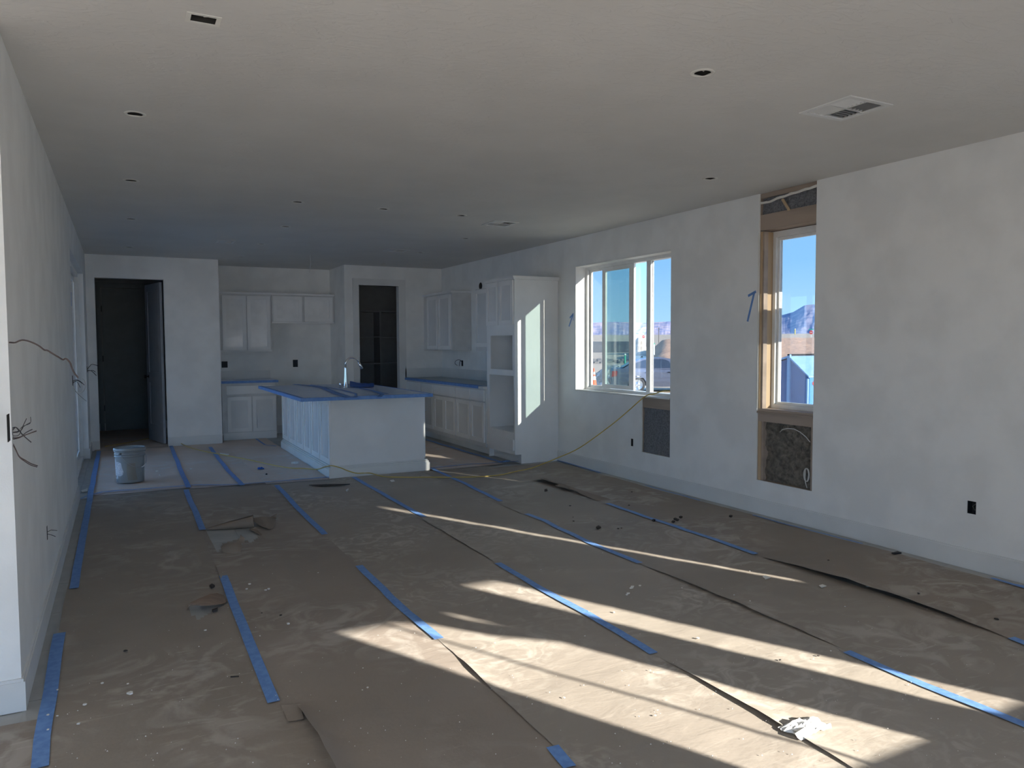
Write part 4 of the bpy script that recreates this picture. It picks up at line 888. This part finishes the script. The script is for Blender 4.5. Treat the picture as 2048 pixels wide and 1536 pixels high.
for k in range(420):
    u, v = random.uniform(-50, 2100), 930+random.random()**.6*620
    p = at(u, v)
    if not (-.25 < p.x < 4.7 and p.y < 8.1): continue
    s__ = random.uniform(.0012, .0035); z = wav(p.x, p.y)+.007; a0 = random.random()*6
    n0 = len(mb.v); mb.v += [(p.x+s__*math.cos(a0+2.1*j), p.y+s__*math.sin(a0+2.1*j), z) for j in range(3)]+[(p.x, p.y, z+s__)]; mb.f += [(n0, n0+1, n0+3), (n0+1, n0+2, n0+3), (n0+2, n0, n0+3)]
solo(mb, 'plaster_dust', CHIP, 'fine white plaster grit sprinkled over all the floor paper', 'dust', kind='stuff')

# ------------------------------------------------------------------ behind the camera: unseen pole and shards added to shadow the sun patch
solo(MB().tube([(3.53, -.66, 0), (3.38, -.66, 1.9)], .011, 8), 'shadow_pole', WOOD, 'unseen thin pole added to draw a shadow line through the sun patch', 'pole')  # added only for its thin shadow
fn_ = lambda a, b, t: (a, t, b)
sh_ = MB().prism([(3.15, 1.745), (3.40, 1.742), (3.56, 1.69), (3.634, 1.567), (3.787, 1.483), (3.787, 1.62), (3.745, 1.68), (3.735, 1.74), (3.735, 1.82), (3.15, 1.82)], fn_, -.698, -.692)
sh_.prism([(3.80, .94), (3.818, .94), (3.835, 1.45), (3.86, 1.56), (3.83, 1.70), (3.83, 1.82), (3.76, 1.82), (3.765, 1.72), (3.787, 1.62), (3.787, 1.483)], fn_, -.6915, -.686)
sh_.prism([(3.862, .94), (3.92, .94), (3.92, 1.82), (3.85, 1.82), (3.85, 1.74), (3.885, 1.58), (3.887, 1.45)], fn_, -.698, -.692)
solo(sh_, 'sun_patch_shards', PAPW, 'unseen shards added in the back window to shape the sun patch', 'light blocker')  # added shapes, cut to trim the edge of the sun patch
w4 = sroot('window_4', 'pair of small windows behind the camera', (3.8, -.75, .95))
MB().holes('y', -.82, -.78, 3.165, 3.90, .947, 1.78, [(3.17, 3.895, .952, 1.775)]).holes('y', -.82, -.78, 4.22, 4.50, .947, 1.93, [(4.225, 4.495, .952, 1.925)]).build('window_frame', VINYL, w4)

# ------------------------------------------------------------------ outside
GZ = -.6
GR = mat('desert_ground', (.74, .60, .44), .95, col2=(.60, .46, .33), scale=.15, fac=(.3, .7), bump=.6, bscale=3, bdist=.1, detail=10)
GRO = mat('orange_dirt', (.84, .50, .31), .95, col2=(.68, .40, .25), scale=.25, fac=(.3, .7), bump=.8, bscale=1.5, bdist=.2, detail=10)
DRKD = mat('berm_dirt_in_shade', (.16, .18, .19), .95, col2=(.12, .13, .15), scale=.3, bump=.5, bscale=1, bdist=.2)  # the berm's shaded face is painted in with this dark tone
MTN = mat('hazy_mountain', (.74, .58, .62), .95, col2=(.36, .38, .56), scale=.022, fac=(.42, .58), stretch=(1, 1, .6), detail=8)  # aerial haze, pink lit slopes and blue shadows mixed into the colour
MTN2 = mat('hazy_mountain_blue', (.44, .42, .52), .95, col2=(.26, .30, .44), scale=.02, fac=(.4, .6), detail=8)  # distance haze put into the blue-grey tones
def AZ(u): return _yaw+math.atan((u-1024)/FPX)
rows = []
for r_ in (6, 12, 20, 28, 36, 45, 60, 80, 110, 150, 200, 300, 500, 900, 1600, 2600):
    row = []
    for k in range(145):
        a = math.radians(-180+2.5*k); x, y = r_*math.sin(a), r_*math.cos(a)+4
        z = GZ + (.10*noise.noise(Vector((x*.12, y*.12, 0))) if 12 < r_ else 0)
        if r_ > 300: z += (r_-300)*.0125*1.0
        row.append((x, y, z))
    rows.append(row)
rows = [[(0, 4, GZ)]*145]+rows
struct(MB().grid(rows).build('ground', GR, smooth=True), 'pale desert ground outside')
def pol(u, r_, z): a = AZ(u); return (r_*math.sin(a), r_*math.cos(a), z)
rows = []
for i, (r_, z) in enumerate([(56, -.62), (62, -.35), (70, .1), (80, .7), (90, 1.3), (100, 1.85), (108, 1.95), (135, 1.2), (170, -.8)]):
    row = []
    for k in range(60):
        u = 1300+k*12; e_ = min(1, max(.2, (u-1296)/30)); zz = -.65+(z+.65)*(.25+.75*e_)*(1+.05*noise.noise(Vector((u*.05, i, 0))))+(.06*noise.noise(Vector((u*.3, i*.7, 0))))
        row.append(pol(u, r_, zz+(.10 if u > 1500 and 4 < i < 7 else 0)))
    rows.append(row)
solo(MB().grid(rows), 'dirt_mound', GRO, 'long low mound of orange dirt beyond the car', 'dirt mound', smooth=True)
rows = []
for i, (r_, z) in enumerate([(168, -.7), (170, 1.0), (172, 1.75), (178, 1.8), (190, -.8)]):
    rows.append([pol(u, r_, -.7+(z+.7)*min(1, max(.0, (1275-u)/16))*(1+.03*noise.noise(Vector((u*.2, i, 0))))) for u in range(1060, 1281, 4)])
solo(MB().grid(rows), 'dirt_berm', DRKD, 'earth berm with shade in its dark colour across the left part of the wide window', 'dirt mound', smooth=True)
rows = []
for i, (r_, z) in enumerate([(120, -.6), (130, .2), (138, 1.6), (142, 2.4), (150, 1.0), (165, -.7)]):
    rows.append([pol(u, r_, -.65+(z+.65)*max(0, math.sin(math.pi*(u-1258)/40))**1.0*(1+.12*noise.noise(Vector((u*.3, i, 4))))) for u in range(1258, 1299, 2)])
solo(MB().grid(rows), 'dirt_mound', mat('tan_dirt', (.50, .41, .31), .95, col2=(.36, .29, .22), scale=.4, bump=.8, bscale=1, bdist=.2), 'pale pointed dirt pile at the end of the dark berm', 'dirt mound', smooth=True)
rows = []
for i in range(13):
    row = []
    for k in range(17):
        a, b = i/12*2-1, k/16*2-1; hh = max(0, 1-a*a-b*b)*1.05
        cx_, cy_ = 22.3, 31.5; row.append((cx_+a*1.5, cy_+b*1.9, GZ-.05+hh+.18*noise.noise(Vector((a*7, b*7, 1)))*(hh > 0)))
    rows.append(row)
solo(MB().grid(rows), 'gravel_pile', mat('white_gravel', (.72, .72, .66), .9, col2=(.30, .30, .26), scale=5, fac=(.42, .55), bump=1, bscale=8, bdist=.1), 'speckled white gravel pile behind the car trunk', 'gravel', kind='stuff')
mb = MB()
for k in range(260):
    u = random.uniform(1180, 1345); r_ = random.uniform(78, 92); x, y, _ = pol(u, r_, 0); s__ = random.uniform(.12, .4)
    mb.lathe((x, y, GZ-.05), [(s__, 0), (s__*.8, s__*.6), (.01, s__*.8)], 5)
solo(mb, 'rubble_row', mat('rubble', (.22, .22, .22), .95), 'row of dark rubble across the dirt beyond the car', 'rubble', kind='stuff')
# mountains
def ridge(name, lab, u0, u1, prof, r0, m, seed):
    rows = []; N = 220
    for i in range(15):
        t = i/14; r_ = r0*(1+.35*t); row = []
        for k in range(N+1):
            u = u0+(u1-u0)*k/N; top = prof(u); rg = 1-abs(noise.noise(Vector((u*.045, t*1.2, seed))))*1.5; rg2 = 1-abs(noise.noise(Vector((u*.13, t*2.4, seed+3))))
            h = (t**1.1)*top*(.55+.45*t+.30*(rg*.7+rg2*.3-.6)*(1-t)*2.2)
            row.append(pol(u, r_, 1.48+r_*(.006+h)))
        rows.append(row)
    rows.insert(0, [pol(u0+(u1-u0)*k/N, r0*.8, 0) for k in range(N+1)]); rows.append([pol(u0+(u1-u0)*k/N, r0*1.8, 0) for k in range(N+1)])
    struct(MB().grid(rows).build(name, m, smooth=False, fix=False), lab)
def hor(u): return 768-(84.0)+(-.0045)*(u-1024)
ridge('hills', 'pale banded mesa on the horizon', 700, 1470, lambda u: (679-(638.5+1.0*math.sin(u*.05)))/FPX-.006+.0, 2600, MTN, 1.)
def pr2(u):
    pts = [(1400, 652), (1500, 640), (1556, 627), (1585, 620), (1608, 607.5), (1635, 606), (1700, 600), (1900, 630), (2600, 650)]
    for (a, ya), (b, yb) in zip(pts, pts[1:]):
        if a <= u <= b: return (676-(ya+(yb-ya)*(u-a)/(b-a)))/FPX-.006
    return .01
ridge('hills_blue', 'blue-grey mountain beyond the tall window', 1400, 2600, pr2, 2700, MTN2, 8.)
# stakes, poles, signs
GRN = mat('green_pipe', (.10, .55, .38), .5); WHT = mat('white_pipe', (.85, .88, .85), .5); POLE = mat('pole_wood', (.20, .17, .16), .9); YELP = mat('yellow_post', (.8, .62, .10), .6); RED = mat('sign_red', (.70, .07, .07), .5); SGRN = mat('sign_green', (.04, .42, .32), .5)
def stake(u, vb, vt, r_m, lab, m, cap, gz=GZ, wpx=3.5):
    p = at(u, vb, 2, gz); dist = (p-CP).dot(CF); rad = wpx/2/FPX*dist; h = (vb-vt)/FPX*dist
    t = thing('marker_stake', lab, 'stake', p, 'stakes out in the dirt')
    MB().lathe(p, [(.001, 0), (rad, 0), (rad, h*.88), (.001, h*.88)], 10).build('pipe', m, t); MB().lathe(p+Vector((0, 0, h*.88)), [(.001, 0), (rad*1.1, 0), (rad*1.1, h*.10), (rad*.5, h*.12), (.001, h*.12)], 10).build('cap', cap, t)
stake(1250, 735, 707, 0, 'green pipe stake with white cap behind the car trunk', GRN, WHT)
stake(1308.5, 710, 686, 0, 'pale green stake above the car roof', WHT, GRN, GZ+.9, 2.2)
stake(1611, 698, 681, 0, 'pale green stake seen through the tall window', WHT, GRN, .25, 2.6)
stake(1590, 669, 657, 0, 'yellow stake on the mound seen through the tall window', YELP, WHT, 1.9, 2.)
def sign(u, v, r_, lab, extra):
    x, y, z0 = pol(u, r_, 0); z = CP.z+(679-(u-1024)*.0045-v+ .0)/FPX*r_; t = thing('street_sign', lab, 'sign', (x, y, GZ))
    MB().tube([(x, y, GZ), (x, y, z+.5)], .05, 6).build('post', WHT, t)
    vd = Vector((x, y, 0)).normalized(); rt = Vector((vd.y, -vd.x, 0))
    def pl(pts, m, nm, dd=.06):
        fn = lambda a, b, c_: tuple(Vector((x, y, z+b))+rt*a-vd*(dd+c_))
        MB().prism(pts, fn, 0, .02).build(nm, m, t)
    pl([(.42*math.cos(math.radians(22.5+45*k)), .42*math.sin(math.radians(22.5+45*k))) for k in range(8)], RED, 'sign_face')
    pl([(-.25, -.06), (.25, -.06), (.25, .06), (-.25, .06)], WHT, 'sign_lettering', .085)
    if extra: pl([(-.5, .55), (.5, .55), (.5, .75), (-.5, .75)], SGRN, 'name_plate')
sign(1287, 666, 230, 'small red octagonal sign in the distance, wide window', False); sign(1621.5, 658.5, 178, 'small red sign with green plate beyond the tall window', True)
def upole(u, vb, vt, r_, lab):
    x, y, _ = pol(u, r_, 0); hz = 679-(u-1024)*.0045; z0 = CP.z+(hz-vb)/FPX*r_; z1 = CP.z+(hz-vt)/FPX*r_; w_ = 1.3/FPX*r_/2
    solo(MB().tube([(x, y, min(z0, 1)), (x, y, z1)], w_, 6), 'utility_pole', POLE, lab, 'pole')
upole(1270.5, 668, 644.5, 300, 'thin dark utility pole right of the middle window post'); upole(1317.5, 672, 648, 220, 'utility pole above the orange mound'); upole(1628, 668, 645, 300, 'utility pole at the right edge of the tall window')
# traffic cone
p = at(1187.5, 773, 2, GZ); cn = thing('traffic_cone', 'orange and white traffic cone at the left edge of the wide window', 'cone', p)
ORG = mat('cone_orange', (.85, .16, .06), .5)
MB().box(p.x-.2, p.x+.2, p.y-.2, p.y+.2, GZ, GZ+.04).build('base', ORG, cn); MB().lathe(p, [(.15, .04), (.112, .32)], 18).build('body', ORG, cn, smooth=True)
MB().lathe(p, [(.113, .32), (.086, .50)], 18).build('band', WHT, cn, smooth=True); MB().lathe(p, [(.087, .50), (.074, .58)], 18).build('body', ORG, cn, smooth=True); MB().lathe(p, [(.075, .58), (.055, .70)], 18).build('band', WHT, cn, smooth=True); MB().lathe(p, [(.056, .70), (.03, .88), (.001, .88)], 18).build('body', ORG, cn, smooth=True)
# dumpster: end panel faces the window
BDK = mat('dumpster_blue_shaded', (.10, .20, .42), .5, col2=(.085, .17, .36), scale=3); BLT = mat('dumpster_lit_pale', (.32, .52, .78), .4, col2=(.26, .46, .72), scale=4, stretch=(1, 1, 6)); BBR = mat('dumpster_front_lit', (.10, .32, .72), .45)  # shaded end, sunlit front and sunlit lid are painted as separate blues
DX = 14.0; dp = thing('dumpster', 'blue metal dumpster with sloping lid outside the tall window', 'dumpster', (DX+1.0, 12.8, GZ))
prof = [(12.28, GZ), (12.28, .66), (12.84, 1.10), (13.35, .96), (13.35, GZ)]
MB().prism([(a, b) for a, b in prof], lambda a, b, t: (t, a, b), DX, DX+1.9).build('body', BDK, dp)
MB().prism([(12.25, .665), (12.25, .70), (12.85, 1.16), (12.85, 1.115)], lambda a, b, t: (t, a, b), DX-.04, DX+1.94).build('lid', BLT, dp)
MB().prism([(12.85, 1.115), (12.85, 1.16), (13.4, 1.02), (13.4, .975)], lambda a, b, t: (t, a, b), DX-.04, DX+1.94).build('lid', BLT, dp)
MB().box(DX+.0, DX+1.9, 12.26, 12.279, GZ, .66).build('front_panel', BBR, dp)
MB().box(DX-.05, DX-.001, 12.80, 12.88, GZ+.3, 1.19).build('rib', BLT, dp); MB().box(DX-.05, DX+1.95, 12.82, 12.87, 1.161, 1.20).build('hinge_bar', DARKM, dp)
MB().box(DX-.05, DX-.001, 12.27, 12.31, GZ, .64).build('rib', BLT, dp)
MB().lathe((DX+.14, 12.252, .53), [(.001, 0), (.05, 0), (.05, .004)], 14, 'y').build('red_sticker', RED, dp)
# car
CARP = mat('car_paint', (.16, .18, .25), .35, metal=.2, spec=.6); CARG = mat('car_glass', (.05, .07, .11), .08); TYRE = mat('tyre', (.03, .03, .035), .8); RIM = mat('alloy', (.55, .57, .6), .3, metal=.8); TAIL = mat('tail_lamp', (.35, .04, .05), .3)
rw = at(1275, 785, 2, GZ); th = math.pi/2-math.radians(121)
fd = Vector((math.cos(th), math.sin(th), 0)); sd_ = Vector((-fd.y, fd.x, 0))    # fd = car front direction, sd_ = far side
cr_ = thing('parked_car', 'grey-blue sedan parked outside the wide window', 'car', rw)
def CM(a, b, c): return tuple(rw+fd*a+sd_*c+Vector((0, 0, b)))
Wd = 1.78
lower = [(-1.0, .32), (-1.06, .52), (-1.03, .86), (-.98, .98), (-.55, 1.0), (.2, .99), (2.1, .96), (3.3, .84), (3.55, .6), (3.5, .3), (3.15, .22)]
def arch(cx): return [(cx+.37*math.cos(t), .33+.37*math.sin(t)) for t in [math.pi*k/8 for k in range(9)]]
def car_prof():
    P_ = [(-1.0, .30), (-1.06, .52), (-1.03, .86), (-.97, .985), (-.5, 1.0), (.2, .985), (2.1, .95), (3.2, .84), (3.56, .62), (3.52, .30)]
    P_ += [(3.05, .24)]+arch(2.68)+[(2.25, .24), (.42, .24)]+arch(0.0)[:]+[(-.45, .28)]
    return P_
secs = []
PP = car_prof()
for c, sc in ((.0, .0), (.09, .06)):
    pass
mb = MB(); fr = [CM(a, b, .03) for a, b in PP]; fr2 = [CM(a*1, b, .0 if .45 < b < .9 else .05) for a, b in PP]; bk2 = [CM(a, b, Wd) for a, b in PP]
n0 = 0; mb.v = fr2+bk2; k_ = len(PP); mb.f = [tuple(range(k_))[::-1], tuple(range(k_, 2*k_))]+[(i, (i+1) % k_, k_+(i+1) % k_, k_+i) for i in range(k_)]
mb.build('body', CARP, cr_, bevel=0)
cab = [(-.62, .985), (-.25, 1.22), (.15, 1.38), (.55, 1.44), (1.1, 1.45), (1.55, 1.38), (2.25, .97)]
mb = MB(); mb.v = [CM(a, b, .04+.22*(b-.98)/.47) for a, b in cab]+[CM(a, b, Wd-.04-.22*(b-.98)/.47) for a, b in cab]; k_ = len(cab)
mb.f = [tuple(range(k_))[::-1], tuple(range(k_, 2*k_))]+[(i, (i+1) % k_, k_+(i+1) % k_, k_+i) for i in range(k_)]; mb.build('cabin', CARP, cr_)
def sidepoly(P_, m, nm, d_=.012):
    mb = MB(); mb.v = [CM(a, b, .04+.22*(max(b, .98)-.98)/.47-d_) for a, b in P_]+[CM(a, b, .04+.22*(max(b, .98)-.98)/.47+.02) for a, b in P_]; k_ = len(P_)
    mb.f = [tuple(range(k_))[::-1], tuple(range(k_, 2*k_))]+[(i, (i+1) % k_, k_+(i+1) % k_, k_+i) for i in range(k_)]; mb.build(nm, m, cr_)
sidepoly([(-.30, 1.02), (-.05, 1.24), (.28, 1.35), (.50, 1.38), (.50, 1.02)], CARG, 'side_window'); sidepoly([(.56, 1.02), (.56, 1.385), (1.05, 1.39), (1.20, 1.36), (1.32, 1.30), (1.45, 1.02)], CARG, 'side_window'); sidepoly([(1.52, 1.02), (1.45, 1.25), (1.60, 1.26), (1.98, 1.02)], CARG, 'side_window')
mb = MB(); mb.v = [CM(-.58, 1.03, .2), CM(-.24, 1.235, .28), CM(-.24, 1.235, Wd-.28), CM(-.58, 1.03, Wd-.2)]; mb.v = [(x, y, z+.02) for x, y, z in mb.v]; mb.f = [(0, 1, 2, 3)]; mb.build('rear_window', CARG, cr_)
for a in (.52, 1.50): MB().prism([(a-.006, .34), (a+.006, .34), (a+.006, .98), (a-.006, .98)], lambda p_, q_, t: CM(p_, q_, t), -.006, .004).build('door_gap', TYRE, cr_)
MB().prism([(-.4, .62), (3.3, .60), (3.3, .64), (-.4, .66)], lambda p_, q_, t: CM(p_, q_, t), -.012, .004).build('side_moulding', CARP, cr_)
for a in (.35, 1.25): MB().prism([(a, .83), (a+.16, .83), (a+.16, .86), (a, .86)], lambda p_, q_, t: CM(p_, q_, t), -.035, .004).build('door_handle', DARKM, cr_)
MB().prism([(-1.075, .66), (-.86, .70), (-.84, .90), (-1.05, .90)], lambda p_, q_, t: CM(p_, q_, t), -.01, .25).build('tail_lamp', TAIL, cr_); MB().prism([(-1.10, .34), (-.95, .34), (-.95, .56), (-1.12, .56)], lambda p_, q_, t: CM(p_, q_, t), .02, Wd-.02).build('rear_bumper', CARP, cr_)
def wheel(a, c):
    cen = Vector(CM(a, .32, c)); mb = MB()
    def ring(prof, m, nm, par):
        mb = MB(); n = 20
        for r_, h in prof:
            for k in range(n):
                t_ = 2*math.pi*k/n; mb.v.append(tuple(cen+fd*(r_*math.cos(t_))+Vector((0, 0, r_*math.sin(t_)))+sd_*h))
        for i in range(len(prof)-1):
            for k in range(n): mb.f.append((i*n+k, i*n+(k+1) % n, (i+1)*n+(k+1) % n, (i+1)*n+k))
        return mb.build(nm, m, par, smooth=True)
    wh = ring([(.22, -.02), (.30, -.02), (.32, .01), (.32, .19), (.30, .21), (.2, .21)], TYRE, 'wheel', cr_); ring([(.001, .02), (.05, .0), (.06, .03), (.16, .03), (.20, .0), (.225, .0)], RIM, 'rim', wh)
    for k in range(5):
        t_ = 2*math.pi*k/5; dd = fd*math.cos(t_)+Vector((0, 0, math.sin(t_))); MB().tube([cen+dd*.05+sd_*.0, cen+dd*.21+sd_*.0], .025, 6).build('spoke', RIM, wh)
for a in (0, 2.68):
    for c in (.02, Wd-.22): wheel(a, c)
MB().prism([(.2, 1.45), (.32, 1.45), (.28, 1.52)], lambda p_, q_, t: CM(p_, q_, t), Wd/2-.02, Wd/2+.02).build('antenna_fin', DARKM, cr_)
print('objects', len(bpy.data.objects))
